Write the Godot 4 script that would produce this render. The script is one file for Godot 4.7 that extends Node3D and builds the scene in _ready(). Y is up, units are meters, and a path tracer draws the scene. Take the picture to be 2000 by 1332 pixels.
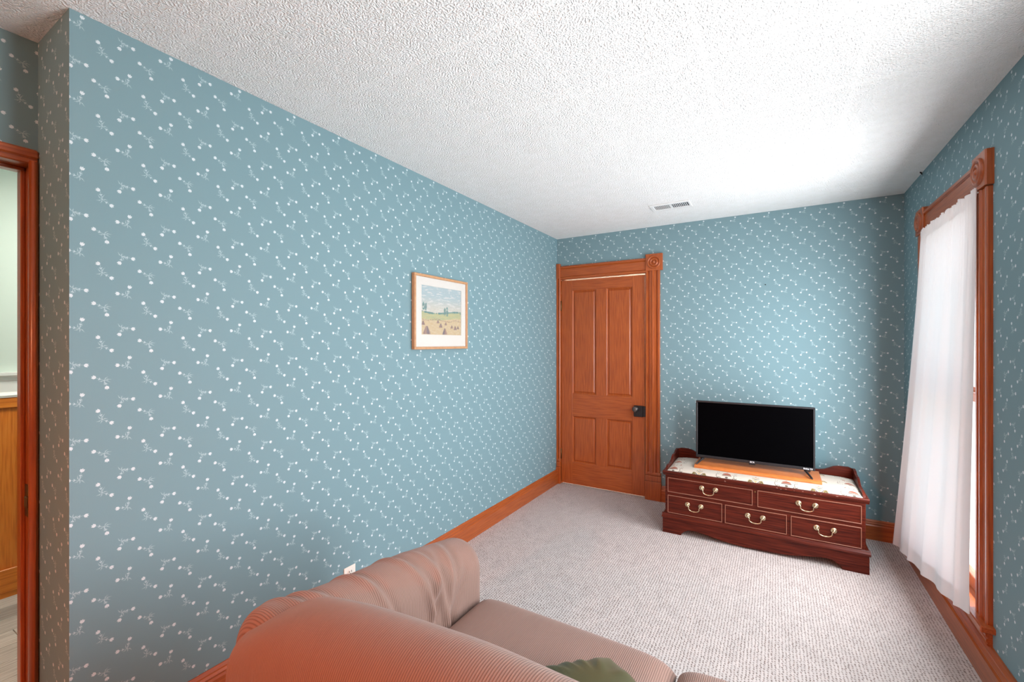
extends Node3D
# ------------------------------------------------------------------ measures (metres)
const H := 2.44            # ceiling height
const XL := -1.88          # wallpapered long wall
const XR := 0.77           # window wall
const ZB := -4.03          # wall with the panelled door
const ZE := -0.47          # where the long wall ends
const XA := -2.195         # wall of the recess with the open doorway
const ZN := 1.75           # wall behind the viewer

var M := {}
var noise := FastNoiseLite.new()
var rng := RandomNumberGenerator.new()

# ------------------------------------------------------------------ mesh helpers
func mb(smooth := false) -> SurfaceTool:
	var st := SurfaceTool.new()
	st.begin(Mesh.PRIMITIVE_TRIANGLES)
	st.set_smooth_group(0 if smooth else -1)
	return st

func vtx(st: SurfaceTool, p: Vector3, uv: Vector2) -> void:
	st.set_uv(uv)
	st.add_vertex(p)

# a, b, c run counter-clockwise seen from outside
func tri(st: SurfaceTool, a: Vector3, b: Vector3, c: Vector3, ua := Vector2.ZERO, ub := Vector2.ZERO, uc := Vector2.ZERO) -> void:
	vtx(st, a, ua); vtx(st, c, uc); vtx(st, b, ub)

func face(st: SurfaceTool, pts: Array, inside: Vector3) -> void:
	var n: Vector3 = (pts[1] - pts[0]).cross(pts[2] - pts[0])
	var mid := Vector3.ZERO
	for p in pts: mid += p
	mid /= pts.size()
	var q := pts.duplicate()
	if n.dot(mid - inside) < 0.0: q.reverse()
	for k in range(1, q.size() - 1): tri(st, q[0], q[k], q[k + 1])

func box(st: SurfaceTool, lo: Vector3, hi: Vector3, bev := 0.0) -> void:
	var c := (lo + hi) * 0.5
	var e := (hi - lo) * 0.5
	if bev <= 0.0:
		for ax in 3:
			for s in [-1.0, 1.0]:
				var pts := []
				for k in [[-1.0, -1.0], [1.0, -1.0], [1.0, 1.0], [-1.0, 1.0]]:
					var d := Vector3.ZERO
					d[ax] = s; d[(ax + 1) % 3] = k[0]; d[(ax + 2) % 3] = k[1]
					pts.append(c + d * e)
				face(st, pts, c)
		return
	var b: float = minf(bev, minf(e.x, minf(e.y, e.z)) * 0.9)
	var corner := func(d: Vector3, ax: int) -> Vector3:
		var o := d * (e - Vector3(b, b, b))
		o[ax] = d[ax] * e[ax]
		return c + o
	for ax in 3:
		var a1 := (ax + 1) % 3
		var a2 := (ax + 2) % 3
		for s in [-1.0, 1.0]:
			var pts := []
			for k in [[-1.0, -1.0], [1.0, -1.0], [1.0, 1.0], [-1.0, 1.0]]:
				var d := Vector3.ZERO
				d[ax] = s; d[a1] = k[0]; d[a2] = k[1]
				pts.append(corner.call(d, ax))
			face(st, pts, c)
		for s in [-1.0, 1.0]:
			for t in [-1.0, 1.0]:
				var d0 := Vector3.ZERO
				d0[a1] = s; d0[a2] = t
				var da := d0; da[ax] = -1.0
				var db := d0; db[ax] = 1.0
				face(st, [corner.call(da, a1), corner.call(db, a1), corner.call(db, a2), corner.call(da, a2)], c)
	for sx in [-1.0, 1.0]:
		for sy in [-1.0, 1.0]:
			for sz in [-1.0, 1.0]:
				var d := Vector3(sx, sy, sz)
				face(st, [corner.call(d, 0), corner.call(d, 1), corner.call(d, 2)], c)

# polygon in the plane (u, v), drawn out along w from w0 to w1
func extrude(st: SurfaceTool, poly: Array, o: Vector3, u: Vector3, v: Vector3, w: Vector3, w0: float, w1: float) -> void:
	var pts := PackedVector2Array(poly)
	var area := 0.0
	for k in pts.size(): area += pts[k].cross(pts[(k + 1) % pts.size()])
	var right := (u.cross(v).dot(w) > 0.0) == (w1 > w0)
	var ccw := (area > 0.0) == right
	var at := func(p: Vector2, t: float) -> Vector3: return o + u * p.x + v * p.y + w * t
	var n := pts.size()
	for k in n:
		var a := pts[k]; var b := pts[(k + 1) % n]
		var q := [at.call(a, w0), at.call(b, w0), at.call(b, w1), at.call(a, w1)]
		if not ccw: q.reverse()
		tri(st, q[0], q[1], q[2]); tri(st, q[0], q[2], q[3])
	var ix := Geometry2D.triangulate_polygon(pts)
	for k in range(0, ix.size(), 3):
		for t in [w0, w1]:
			var a: Vector3 = at.call(pts[ix[k]], t)
			var b: Vector3 = at.call(pts[ix[k + 1]], t)
			var c: Vector3 = at.call(pts[ix[k + 2]], t)
			var out := w * ((1.0 if t == w1 else -1.0) * (1.0 if w1 > w0 else -1.0))
			if (b - a).cross(c - a).dot(out) < 0.0: tri(st, a, c, b)
			else: tri(st, a, b, c)

# f(i, j) -> [position, uv]; u x v points outwards
func grid(st: SurfaceTool, nu: int, nv: int, f: Callable, flip := false) -> void:
	var p := []
	for i in nu + 1:
		for j in nv + 1: p.append(f.call(float(i) / nu, float(j) / nv))
	for i in nu:
		for j in nv:
			var a = p[i * (nv + 1) + j]
			var b = p[(i + 1) * (nv + 1) + j]
			var c = p[(i + 1) * (nv + 1) + j + 1]
			var d = p[i * (nv + 1) + j + 1]
			if flip:
				tri(st, a[0], d[0], c[0], a[1], d[1], c[1]); tri(st, a[0], c[0], b[0], a[1], c[1], b[1])
			else:
				tri(st, a[0], b[0], c[0], a[1], b[1], c[1]); tri(st, a[0], c[0], d[0], a[1], c[1], d[1])

# profile of (radius, height along axis)
func lathe(st: SurfaceTool, prof: Array, o: Vector3, axis: Vector3, n := 24) -> void:
	var a := axis.normalized()
	var u := a.cross(Vector3.UP if absf(a.y) < 0.9 else Vector3.RIGHT).normalized()
	var w := a.cross(u)
	for k in n:
		var t0 := TAU * k / n; var t1 := TAU * (k + 1) / n
		var d0 := u * cos(t0) + w * sin(t0)
		var d1 := u * cos(t1) + w * sin(t1)
		for j in prof.size() - 1:
			var p: Vector2 = prof[j]; var q: Vector2 = prof[j + 1]
			var A := o + d0 * p.x + a * p.y; var B := o + d1 * p.x + a * p.y
			var C := o + d1 * q.x + a * q.y; var D := o + d0 * q.x + a * q.y
			if p.x > 1e-6: tri(st, A, B, C)
			if q.x > 1e-6: tri(st, A, C, D)

func tube(st: SurfaceTool, pts: Array, r, n := 8) -> void:
	var rings := []
	var up := Vector3(0.123, 0.9, 0.31).normalized()
	for k in pts.size():
		var t: Vector3 = (pts[mini(k + 1, pts.size() - 1)] - pts[maxi(k - 1, 0)]).normalized()
		var u := t.cross(up).normalized()
		var w := t.cross(u)
		var rr: float = r[k] if r is Array else r
		var ring := []
		for j in n: ring.append(pts[k] + (u * cos(TAU * j / n) + w * sin(TAU * j / n)) * rr)
		rings.append(ring)
	for k in pts.size() - 1:
		for j in n:
			var a = rings[k][j]; var b = rings[k][(j + 1) % n]; var c = rings[k + 1][(j + 1) % n]; var d = rings[k + 1][j]
			tri(st, a, b, c); tri(st, a, c, d)
	for j in range(1, n - 1):
		tri(st, rings[0][0], rings[0][j + 1], rings[0][j])
		var e: Array = rings[-1]
		tri(st, e[0], e[j], e[j + 1])

# ------------------------------------------------------------------ scene helpers
var used := {}
func numbered(s: String) -> String:
	used[s] = used.get(s, -1) + 1
	return s if used[s] == 0 else "%s_%03d" % [s, used[s]]

func base(called: String, at: Vector3) -> Node3D:
	var o := Node3D.new()
	o.name = numbered(called)
	add_child(o)
	o.position = at
	o.set_meta("base", at)
	return o

func thing(called: String, label: String, category: String, at: Vector3, group := "") -> Node3D:
	var o := base(called, at)
	tag(o, label, category, group)
	return o

func tag(o: Node, label: String, category: String, group := "") -> void:
	o.set_meta("label", label)
	o.set_meta("category", category)
	if group: o.set_meta("group", group)

func put(called: String, mesh: Mesh, mat: Material, parent: Node3D = null, at := Vector3.ZERO) -> MeshInstance3D:
	var o := MeshInstance3D.new()
	o.mesh = mesh
	o.material_override = mat
	if parent == null:
		o.name = numbered(called)
		add_child(o)
		o.position = at
	else:
		o.name = called
		parent.add_child(o, true)
		o.position = at - (parent.get_meta("base") if parent.has_meta("base") else Vector3.ZERO)
	return o

# shapes are built in room coordinates; the node of a thing stands at its base
func obj(called: String, st: SurfaceTool, mat: Material, parent: Node3D = null) -> MeshInstance3D:
	st.generate_normals()
	return put(called, st.commit(), mat, parent)

func structure(called: String, st: SurfaceTool, mat: Material, label := "", category := "") -> MeshInstance3D:
	var o := obj(called, st, mat)
	o.set_meta("kind", "structure")
	if label: tag(o, label, category)
	return o

# ------------------------------------------------------------------ textures
func srgb(r: float, g: float, b: float) -> Color: return Color(r / 255.0, g / 255.0, b / 255.0)

func mix_px(img: Image, x: int, y: int, col: Color, a: float) -> void:
	var X := posmod(x, img.get_width()); var Y := posmod(y, img.get_height())
	img.set_pixel(X, Y, img.get_pixel(X, Y).lerp(col, a))

func blob(img: Image, cx: float, cy: float, rx: float, ry: float, ang: float, col: Color, a := 1.0) -> void:
	var m := maxf(rx, ry) + 2.0
	var cs := cos(ang); var sn := sin(ang)
	for y in range(int(cy - m), int(cy + m) + 1):
		for x in range(int(cx - m), int(cx + m) + 1):
			var dx := x - cx; var dy := y - cy
			var u := (dx * cs + dy * sn) / rx; var v := (-dx * sn + dy * cs) / ry
			var d := (1.0 - sqrt(u * u + v * v)) * minf(rx, ry)
			if d > -0.7: mix_px(img, x, y, col, a * clampf(d + 0.7, 0.0, 1.0))

func stroke(img: Image, x0: float, y0: float, x1: float, y1: float, w0: float, w1: float, col: Color, a := 1.0) -> void:
	var m := maxf(w0, w1) + 2.0
	var d := Vector2(x1 - x0, y1 - y0)
	for y in range(int(minf(y0, y1) - m), int(maxf(y0, y1) + m) + 1):
		for x in range(int(minf(x0, x1) - m), int(maxf(x0, x1) + m) + 1):
			var p := Vector2(x - x0, y - y0)
			var t := clampf(p.dot(d) / maxf(d.length_squared(), 1e-6), 0.0, 1.0)
			var e := lerpf(w0, w1, t) - (p - d * t).length()
			if e > -0.7: mix_px(img, x, y, col, a * clampf(e + 0.7, 0.0, 1.0))

func tex(img: Image) -> ImageTexture:
	img.generate_mipmaps()
	return ImageTexture.create_from_image(img)

const TILE := 0.2385
func wallpaper_image() -> Image:
	var S := 768
	var k := S / TILE
	var img := Image.create(S, S, false, Image.FORMAT_RGB8)
	var ground := srgb(119, 149, 156)
	noise.seed = 5; noise.frequency = 0.25
	noise.fractal_type = FastNoiseLite.FRACTAL_NONE
	for y in S:
		for x in S:
			var g := 1.0 + 0.035 * noise.get_noise_2d(x * 0.7, y * 2.0) + 0.012 * (1.0 if (y % 6) < 3 else -1.0)
			img.set_pixel(x, y, Color(ground.r * g, ground.g * g, ground.b * g))
	var white := srgb(208, 219, 223)
	var pale := srgb(188, 206, 213)
	# per motif: joint, heads [x, y, dx, dy], leaf tips (metres, y down)
	var kinds := [
		[Vector2(0.004, -0.003), [[-0.0218, -0.0149, -1.0, -0.45], [0.0118, 0.0213, 0.05, 1.0]], [Vector2(0.0245, -0.0064), Vector2(0.015, -0.016), Vector2(0.021, 0.004), Vector2(-0.010, -0.001), Vector2(0.003, 0.012)]],
		[Vector2(-0.001, 0.004), [[-0.011, -0.0255, -1.0, -0.6], [0.0235, 0.019, 0.9, 0.5]], [Vector2(-0.017, 0.011), Vector2(0.006, -0.014), Vector2(-0.012, -0.010), Vector2(0.014, 0.004), Vector2(-0.006, 0.018)]],
		[Vector2(-0.010, -0.004), [[0.0205, -0.001, 1.0, 0.25], [-0.0168, 0.019, -0.6, 0.8]], [Vector2(-0.022, -0.019), Vector2(-0.010, -0.016), Vector2(0.006, 0.006), Vector2(0.002, -0.006), Vector2(-0.006, 0.010)]],
		[Vector2(0.004, 0.006), [[0.011, -0.0234, 0.35, -1.0], [-0.0218, 0.002, -1.0, 0.0]], [Vector2(0.0175, 0.0185), Vector2(0.0, -0.010), Vector2(0.013, -0.006), Vector2(-0.009, 0.012), Vector2(0.005, 0.019)]]]
	var spots := [[0, 0.125, 0.0], [1, 0.125, 0.5], [2, 0.375, 0.277], [3, 0.375, 0.777], [1, 0.625, 0.0], [0, 0.625, 0.5], [3, 0.875, 0.26], [2, 0.875, 0.777]]
	for s in spots:
		var o := Vector2(s[1] * S, s[2] * S)
		var kd = kinds[s[0]]
		var j: Vector2 = o + kd[0] * k
		for t in kd[2]:
			var e: Vector2 = o + t * k * 0.92
			var md := (j + e) * 0.5 + Vector2(e.y - j.y, j.x - e.x) * 0.12
			stroke(img, j.x, j.y, md.x, md.y, 1.4, 3.8, pale, 0.5)
			stroke(img, md.x, md.y, e.x, e.y, 3.8, 0.8, pale, 0.5)
		for h in kd[1]:
			var c: Vector2 = o + Vector2(h[0], h[1]) * k * 0.95
			var d := Vector2(h[2], h[3]).normalized()
			var side := Vector2(-d.y, d.x)
			var foot := c - d * 15.0
			stroke(img, j.x, j.y, foot.x, foot.y, 2.2, 1.6, pale, 0.6)
			var half := j.lerp(foot, 0.45)
			var run := (foot - j).normalized()
			for q in [-1.0, 1.0]:
				var e2: Vector2 = half + run * 17.0 + Vector2(-run.y, run.x) * q * 13.0
				var m2: Vector2 = (half + e2) * 0.5 + run * 2.0
				stroke(img, half.x, half.y, m2.x, m2.y, 2.0, 4.4, pale, 0.6)
				stroke(img, m2.x, m2.y, e2.x, e2.y, 4.4, 1.0, pale, 0.6)
			var ang := d.angle()
			blob(img, c.x - d.x * 4.0, c.y - d.y * 4.0, 11.0, 14.5, ang, white, 0.95)
			for q in [-1.0, 0.0, 1.0]:
				var tip: Vector2 = c + d * (19.0 - 6.0 * absf(q)) + side * q * 14.0
				var belly: Vector2 = c + side * q * 8.0
				stroke(img, foot.x + d.x * 4.0, foot.y + d.y * 4.0, belly.x, belly.y, 4.5, 10.0, white, 0.95)
				stroke(img, belly.x, belly.y, tip.x, tip.y, 10.0, 4.0, white, 0.95)
			stroke(img, c.x - d.x * 6.0 + side.x * 5.0, c.y - d.y * 6.0 + side.y * 5.0, c.x + d.x * 10.0 + side.x * 5.0, c.y + d.y * 10.0 + side.y * 5.0, 1.6, 0.8, pale, 0.45)
	return img

func noise_image(w: int, h: int, seed_: int, freq: float, type := FastNoiseLite.FRACTAL_FBM, oct := 3) -> Image:
	var n := FastNoiseLite.new()
	n.seed = seed_; n.frequency = freq; n.fractal_type = type; n.fractal_octaves = oct
	n.noise_type = FastNoiseLite.TYPE_SIMPLEX_SMOOTH
	return n.get_seamless_image(w, h)

func ramp_image(src: Image, cols: Array) -> Image:
	var img := Image.create(src.get_width(), src.get_height(), false, Image.FORMAT_RGB8)
	for y in src.get_height():
		for x in src.get_width():
			var v := clampf(src.get_pixel(x, y).r, 0.0, 0.9999) * (cols.size() - 1)
			var i := int(v)
			img.set_pixel(x, y, cols[i].lerp(cols[i + 1], v - i))
	return img

func carpet_images() -> Array:
	var S := 1024                                  # 0.60 m
	var col := Image.create(S, S, false, Image.FORMAT_RGB8)
	var hgt := Image.create(S, S, false, Image.FORMAT_RGB8)
	var nx := 44; var nz := 42
	rng.seed = 11
	var light := srgb(200, 190, 186); var dark := srgb(112, 96, 90)
	var n := noise_image(S, S, 41, 0.006)
	for y in S:
		for x in S:
			var u := float(x) / S * nx
			var du := u - floorf(u) - 0.5
			var v := float(y) / S * nz * 2.0 + 0.25 * sin(u * TAU)
			var dv := v - floorf(v) - 0.5
			var b := clampf(1.0 - 2.6 * du * du - 1.2 * dv * dv, 0.0, 1.0)
			var f := (0.94 + 0.06 * b) * (0.965 + 0.07 * n.get_pixel(x, y).r)
			col.set_pixel(x, y, Color(light.r * f, light.g * f, light.b * f))
			b = 0.6 + 0.4 * b
			hgt.set_pixel(x, y, Color(b, b, b))
	# dark flecks where the loops part
	for i in nx:
		for j in nz:
			var cx := (i + 0.02 + rng.randf_range(-0.18, 0.18)) / nx * S
			var cy := (j + (0.5 if i % 2 else 0.0) + rng.randf_range(-0.2, 0.2)) / nz * S
			var ang := 1.15 + rng.randf_range(-0.5, 0.5)
			var ln := rng.randf_range(1.5, 5.5)
			var d := Vector2(cos(ang), sin(ang)) * ln
			var a := rng.randf_range(0.25, 0.75)
			stroke(col, cx - d.x, cy - d.y, cx + d.x, cy + d.y, 6.4, 4.8, dark, a * 0.35)
			stroke(col, cx - d.x, cy - d.y, cx + d.x, cy + d.y, 4.2, 2.8, dark, a)
			stroke(hgt, cx - d.x, cy - d.y, cx + d.x, cy + d.y, 4.6, 3.2, Color.BLACK, 0.35)
	return [col, hgt]

func rib_images() -> Array:
	var S := 128                                   # 8 ribs
	var col := Image.create(S, S, false, Image.FORMAT_RGB8)
	var hgt := Image.create(S, S, false, Image.FORMAT_RGB8)
	var a := srgb(147, 118, 106); var b := srgb(112, 86, 76)
	rng.seed = 3
	for y in S:
		for x in S:
			var t := fmod(float(x) / 16.0, 1.0)
			var r := sin(PI * t)
			var w := pow(r, 0.6)
			var n := 0.97 + 0.06 * rng.randf()
			var c := b.lerp(a, w)
			col.set_pixel(x, y, Color(c.r * n, c.g * n, c.b * n))
			hgt.set_pixel(x, y, Color(w, w, w))
	return [col, hgt]

func fabric_image() -> Image:
	var W := 640; var Hh := 512                    # 0.40 x 0.32 m
	var img := Image.create(W, Hh, false, Image.FORMAT_RGB8)
	img.fill(srgb(194, 185, 173))
	rng.seed = 21
	var red := srgb(146, 66, 46); var olive := srgb(128, 112, 74); var ink := srgb(84, 74, 66); var gold := srgb(178, 152, 92)
	for k in 60:
		var x := rng.randf() * W; var y := rng.randf() * Hh
		stroke(img, x, y, x + 10.0 + rng.randf() * 14.0, y + rng.randf() * 4.0 - 2.0, 1.3, 1.0, srgb(176, 166, 152), 0.7)
	for r in 2:
		var oy := 120.0 + r * 256.0
		var ox := 0.0
		# domed motif with bands
		var c := Vector2(150.0 + ox, oy)
		for y in range(-50, 34):
			for x in range(-56, 57):
				var inside := (y < 0 and x * x / (50.0 * 50.0) + y * y / (46.0 * 46.0) < 1.0) or (y >= 0 and y < 8 and absf(x) < 54.0)
				if inside and not (y > -14 and y < -6): mix_px(img, int(c.x) + x, int(c.y) + y, red if y < 0 else ink, 0.92)
		blob(img, c.x, c.y + 26.0, 16.0, 6.0, 0.0, ink, 0.9)
		for s in [-1.0, 1.0]:
			stroke(img, c.x + s * 70.0, c.y + 34.0, c.x + s * 78.0, c.y + 26.0, 4.0, 2.0, ink, 0.8)
			blob(img, c.x + s * 70.0, c.y - 20.0, 8.0, 3.0, 0.3 * s, ink, 0.5)
		blob(img, c.x, c.y - 66.0, 10.0, 5.0, 0.0, red, 0.8)
		# letter-like rings
		for s in [-1.0, 1.0]:
			var q := c + Vector2(s * 100.0, 8.0)
			for i in 22:
				var t := lerpf(0.9, TAU - 0.9, i / 21.0)
				blob(img, q.x + 20.0 * cos(t), q.y + 24.0 * sin(t), 3.2, 3.2, 0.0, ink, 0.6)
			stroke(img, q.x - 10.0, q.y - 48.0, q.x - 12.0, q.y - 66.0, 2.5, 1.5, ink, 0.7)
			stroke(img, q.x + 10.0, q.y - 48.0, q.x + 6.0, q.y - 66.0, 2.5, 1.5, ink, 0.7)
		# chevrons with scrolls
		var d := Vector2(470.0 + ox, oy + 30.0)
		for i in 4:
			for s in [-1.0, 1.0]:
				stroke(img, d.x, d.y + 18.0 - i * 20.0, d.x + s * (44.0 - i * 4.0), d.y - 10.0 - i * 20.0, 3.6, 2.4, ink if i % 2 == 0 else gold, 0.85)
		blob(img, d.x, d.y - 72.0, 9.0, 6.0, 0.0, red, 0.9)
		for s in [-1.0, 1.0]:
			for i in 26:
				var t := i / 25.0
				var p := d + Vector2(s * (30.0 + 60.0 * t), 36.0 - 52.0 * sin(t * PI * 0.9) + 14.0 * t)
				blob(img, p.x, p.y, 7.0, 9.0, 0.0, olive, 0.8)
			blob(img, d.x + s * 62.0, d.y + 20.0, 14.0, 10.0, 0.3 * s, gold, 0.8)
			blob(img, d.x + s * 66.0, d.y - 2.0, 10.0, 4.0, 0.5 * s, ink, 0.6)
		# red sprigs between the rows
		for i in 14:
			var p2 := c + Vector2(rng.randf_range(-70.0, 70.0), -128.0 + rng.randf_range(-22.0, 22.0))
			blob(img, p2.x, p2.y, rng.randf_range(4.0, 10.0), 4.5, rng.randf() * TAU, red if i % 3 else ink, 0.8)
	return img

func picture_image() -> Image:
	var W := 420; var Hh := 380
	var img := Image.create(W, Hh, false, Image.FORMAT_RGB8)
	var n := FastNoiseLite.new(); n.seed = 8; n.frequency = 0.018; n.fractal_octaves = 4
	for y in Hh:
		for x in W:
			var v := float(y) / Hh
			var horizon := 0.52 + 0.03 * sin(x * 0.012)
			var c: Color
			if v < horizon:
				c = srgb(190, 208, 208).lerp(srgb(226, 219, 200), smoothstep(0.15, 0.5, v))
				c = c.lerp(srgb(240, 236, 226), 0.8 * smoothstep(0.12, 0.42, n.get_noise_2d(x * 0.6, y * 2.4)))
			elif v < horizon + 0.15:
				c = srgb(190, 196, 142).lerp(srgb(212, 200, 136), n.get_noise_2d(x * 0.8, y * 3.0) + 0.5)
			else:
				c = srgb(226, 194, 138).lerp(srgb(232, 206, 160), n.get_noise_2d(x * 1.5, y * 4.0) + 0.5)
			var g := 0.97 + 0.06 * n.get_noise_2d(x * 6.0, y * 6.0)
			img.set_pixel(x, y, Color(c.r * g, c.g * g, c.b * g))
	rng.seed = 4
	for k in 40:                                    # far hedges
		var x := rng.randf() * W
		blob(img, x, Hh * (0.525 + 0.03 * sin(x * 0.012)), 6.0 + rng.randf() * 10.0, 4.0 + rng.randf() * 4.0, 0.0, srgb(96, 140, 132), 0.75)
	for t in [[22.0, 0.42, 26.0], [44.0, 0.43, 24.0], [238.0, 0.5, 26.0], [262.0, 0.5, 34.0]]:
		for k in 40:
			var q := rng.randf_range(-1.0, 1.0)
			blob(img, t[0] + rng.randf_range(-11.0, 11.0) * sqrt(1.0 - q * q), Hh * t[1] + q * t[2], 3.5, 6.0, rng.randf_range(-0.5, 0.5), srgb(84 + rng.randf() * 40.0, 132 + rng.randf() * 20.0, 126 + rng.randf() * 16.0), 0.6)
	for k in 46:                                    # rows of sheaves
		var x := k * 9.3
		blob(img, x + rng.randf_range(-3.0, 3.0), Hh * (0.685 + 0.02 * sin(x * 0.03) + 0.02 * x / W) + rng.randf_range(-4.0, 4.0), rng.randf_range(1.5, 4.0), rng.randf_range(2.0, 5.0), 0.0, srgb(140, 106, 92), 0.75)
	for s in [[18.0, 0.76, 20.0], [165.0, 0.72, 15.0], [195.0, 0.80, 20.0], [248.0, 0.76, 13.0], [315.0, 0.82, 15.0], [352.0, 0.84, 20.0], [385.0, 0.83, 15.0], [52.0, 0.90, 40.0], [238.0, 0.92, 32.0]]:
		for k in 16:
			var a := rng.randf_range(-0.5, 0.5)
			stroke(img, s[0] + a * s[2] * 1.6, Hh * s[1] + s[2] * 0.7, s[0] + a * s[2] * 0.4, Hh * s[1] - s[2] * 0.7, s[2] * 0.14, 1.0, [srgb(150, 112, 100), srgb(184, 140, 110), srgb(116, 92, 98)][k % 3], 0.8)
	return img

# ------------------------------------------------------------------ materials
func mat(c: Color, rough := 0.6, spec := 0.5, metal := 0.0) -> StandardMaterial3D:
	var m := StandardMaterial3D.new()
	m.albedo_color = c; m.roughness = rough; m.metallic_specular = spec; m.metallic = metal
	m.cull_mode = BaseMaterial3D.CULL_DISABLED
	return m

func triplanar(m: StandardMaterial3D, t: Texture2D, scale_: Vector3, world := false, off := Vector3.ZERO) -> StandardMaterial3D:
	m.albedo_texture = t
	m.uv1_triplanar = true
	m.uv1_world_triplanar = world
	m.uv1_scale = scale_
	m.uv1_offset = off
	return m

func relief(m: StandardMaterial3D, t: Texture2D, cm: float) -> void:
	m.heightmap_enabled = true
	m.heightmap_texture = t
	m.heightmap_scale = cm

func make_materials() -> void:
	M.paper = triplanar(mat(Color.WHITE, 0.72, 0.35), tex(wallpaper_image()), Vector3.ONE / TILE, true, Vector3(0.1, -0.346, 0.5485 / TILE - 0.125))
	var cn := noise_image(1024, 1024, 3, 0.030, FastNoiseLite.FRACTAL_RIDGED, 2)
	M.ceiling = triplanar(mat(srgb(247, 247, 246), 0.9, 0.2), tex(ramp_image(noise_image(256, 256, 9, 0.02), [srgb(250, 250, 248), srgb(255, 255, 255)])), Vector3.ONE * 2.0, true)
	relief(M.ceiling, tex(cn), 0.52)
	var cp := carpet_images()
	M.carpet = triplanar(mat(Color.WHITE, 0.95, 0.1), tex(cp[0]), Vector3.ONE / 0.60, true)
	relief(M.carpet, tex(cp[1]), 0.22)
	var rb := rib_images()
	M.rib = mat(Color.WHITE, 0.85, 0.2)
	M.rib.albedo_texture = tex(rb[0])
	relief(M.rib, tex(rb[1]), 0.09)
	M.rib.rim_enabled = true; M.rib.rim = 0.35; M.rib.rim_tint = 0.6
	# woods: one grain image, drawn out along the length of each board
	var grain := noise_image(512, 512, 17, 0.035, FastNoiseLite.FRACTAL_FBM, 4)
	var fir := tex(ramp_image(grain, [srgb(136, 61, 21), srgb(157, 75, 28), srgb(171, 86, 34), srgb(184, 97, 42)]))
	var honey := tex(ramp_image(grain, [srgb(200, 104, 30), srgb(226, 128, 42), srgb(234, 144, 56)]))
	var rust := tex(ramp_image(grain, [srgb(44, 13, 8), srgb(72, 24, 14), srgb(90, 33, 20), srgb(100, 39, 24)]))
	var grey := tex(ramp_image(grain, [srgb(150, 144, 138), srgb(184, 180, 174), srgb(204, 200, 196)]))
	var along := {"x": Vector3(0.22, 5.0, 5.0), "y": Vector3(5.0, 0.22, 5.0), "z": Vector3(5.0, 5.0, 0.22)}
	for ax in along:
		M["fir_" + ax] = triplanar(mat(Color.WHITE, 0.34, 0.5), fir, along[ax])
		M["fir_" + ax].clearcoat_enabled = true; M["fir_" + ax].clearcoat = 0.3; M["fir_" + ax].clearcoat_roughness = 0.25
		M["honey_" + ax] = triplanar(mat(Color.WHITE, 0.4, 0.5), honey, along[ax])
		M["rust_" + ax] = triplanar(mat(Color.WHITE, 0.36, 0.3), rust, along[ax])
		M["grey_" + ax] = triplanar(mat(Color.WHITE, 0.5, 0.4), grey, along[ax])
	M.pine = triplanar(mat(Color.WHITE, 0.4, 0.5), tex(ramp_image(grain, [srgb(168, 88, 36), srgb(192, 108, 50), srgb(206, 126, 66)])), Vector3(0.8, 7.0, 7.0))
	M.chip = mat(srgb(186, 150, 134), 0.7)
	M.bead = mat(srgb(150, 98, 78), 0.35)
	M.brass = mat(srgb(212, 194, 160), 0.28, 0.5, 1.0)
	M.old_brass = mat(srgb(120, 92, 62), 0.45, 0.5, 1.0)
	M.iron = mat(srgb(22, 22, 24), 0.45)
	M.knob = mat(srgb(92, 88, 86), 0.3, 0.6, 0.6)
	M.fabric = mat(Color.WHITE, 0.9, 0.15)
	M.fabric.albedo_texture = tex(fabric_image())
	M.black = mat(srgb(26, 27, 30), 0.38, 0.5)
	M.screen = mat(srgb(3, 3, 4), 0.30, 0.08)
	M.print_white = mat(srgb(214, 216, 220), 0.5)
	M.olive = mat(srgb(64, 61, 28), 0.42, 0.5)
	M.olive.rim_enabled = true; M.olive.rim = 0.4
	M.cloth = mat(srgb(240, 241, 243), 0.9, 0.1)
	M.cloth.backlight_enabled = true
	M.cloth.backlight = Color(0.6, 0.6, 0.6)
	M.white = mat(srgb(238, 238, 234), 0.45)
	M.plate = mat(srgb(236, 232, 222), 0.4)
	M.dark = mat(srgb(38, 36, 35), 0.6)
	M.vent = mat(srgb(226, 227, 226), 0.5)
	M.vent_dark = mat(srgb(70, 74, 78), 0.6)
	M.mat_board = mat(srgb(216, 210, 202), 0.9, 0.1)
	M.picture = mat(srgb(222, 222, 226), 0.85, 0.1)
	M.picture.albedo_texture = tex(picture_image())
	M.frame = triplanar(mat(Color.WHITE, 0.4, 0.5), tex(ramp_image(grain, [srgb(176, 130, 92), srgb(188, 143, 103), srgb(198, 154, 114)])), Vector3(8, 1.5, 1.5))
	M.glass = mat(Color(1, 1, 1, 0.04), 0.02, 0.5)
	M.glass.transparency = BaseMaterial3D.TRANSPARENCY_ALPHA
	M.green = mat(srgb(206, 219, 210), 0.7, 0.3)
	M.plaster = mat(srgb(226, 222, 214), 0.85, 0.2)
	M.concrete = triplanar(mat(Color.WHITE, 0.95, 0.1), tex(ramp_image(noise_image(256, 256, 31, 0.05), [srgb(176, 174, 168), srgb(192, 190, 184), srgb(204, 202, 196)])), Vector3.ONE * 0.7, true)
	M.lamp_warm = mat(srgb(255, 214, 160), 0.5)
	M.lamp_warm.emission_enabled = true; M.lamp_warm.emission = Color(1.0, 0.72, 0.42); M.lamp_warm.emission_energy_multiplier = 1.5
	M.lamp_white = mat(srgb(250, 250, 246), 0.5)
	M.lamp_white.emission_enabled = true; M.lamp_white.emission = Color(1.0, 0.97, 0.92); M.lamp_white.emission_energy_multiplier = 1.5

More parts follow.
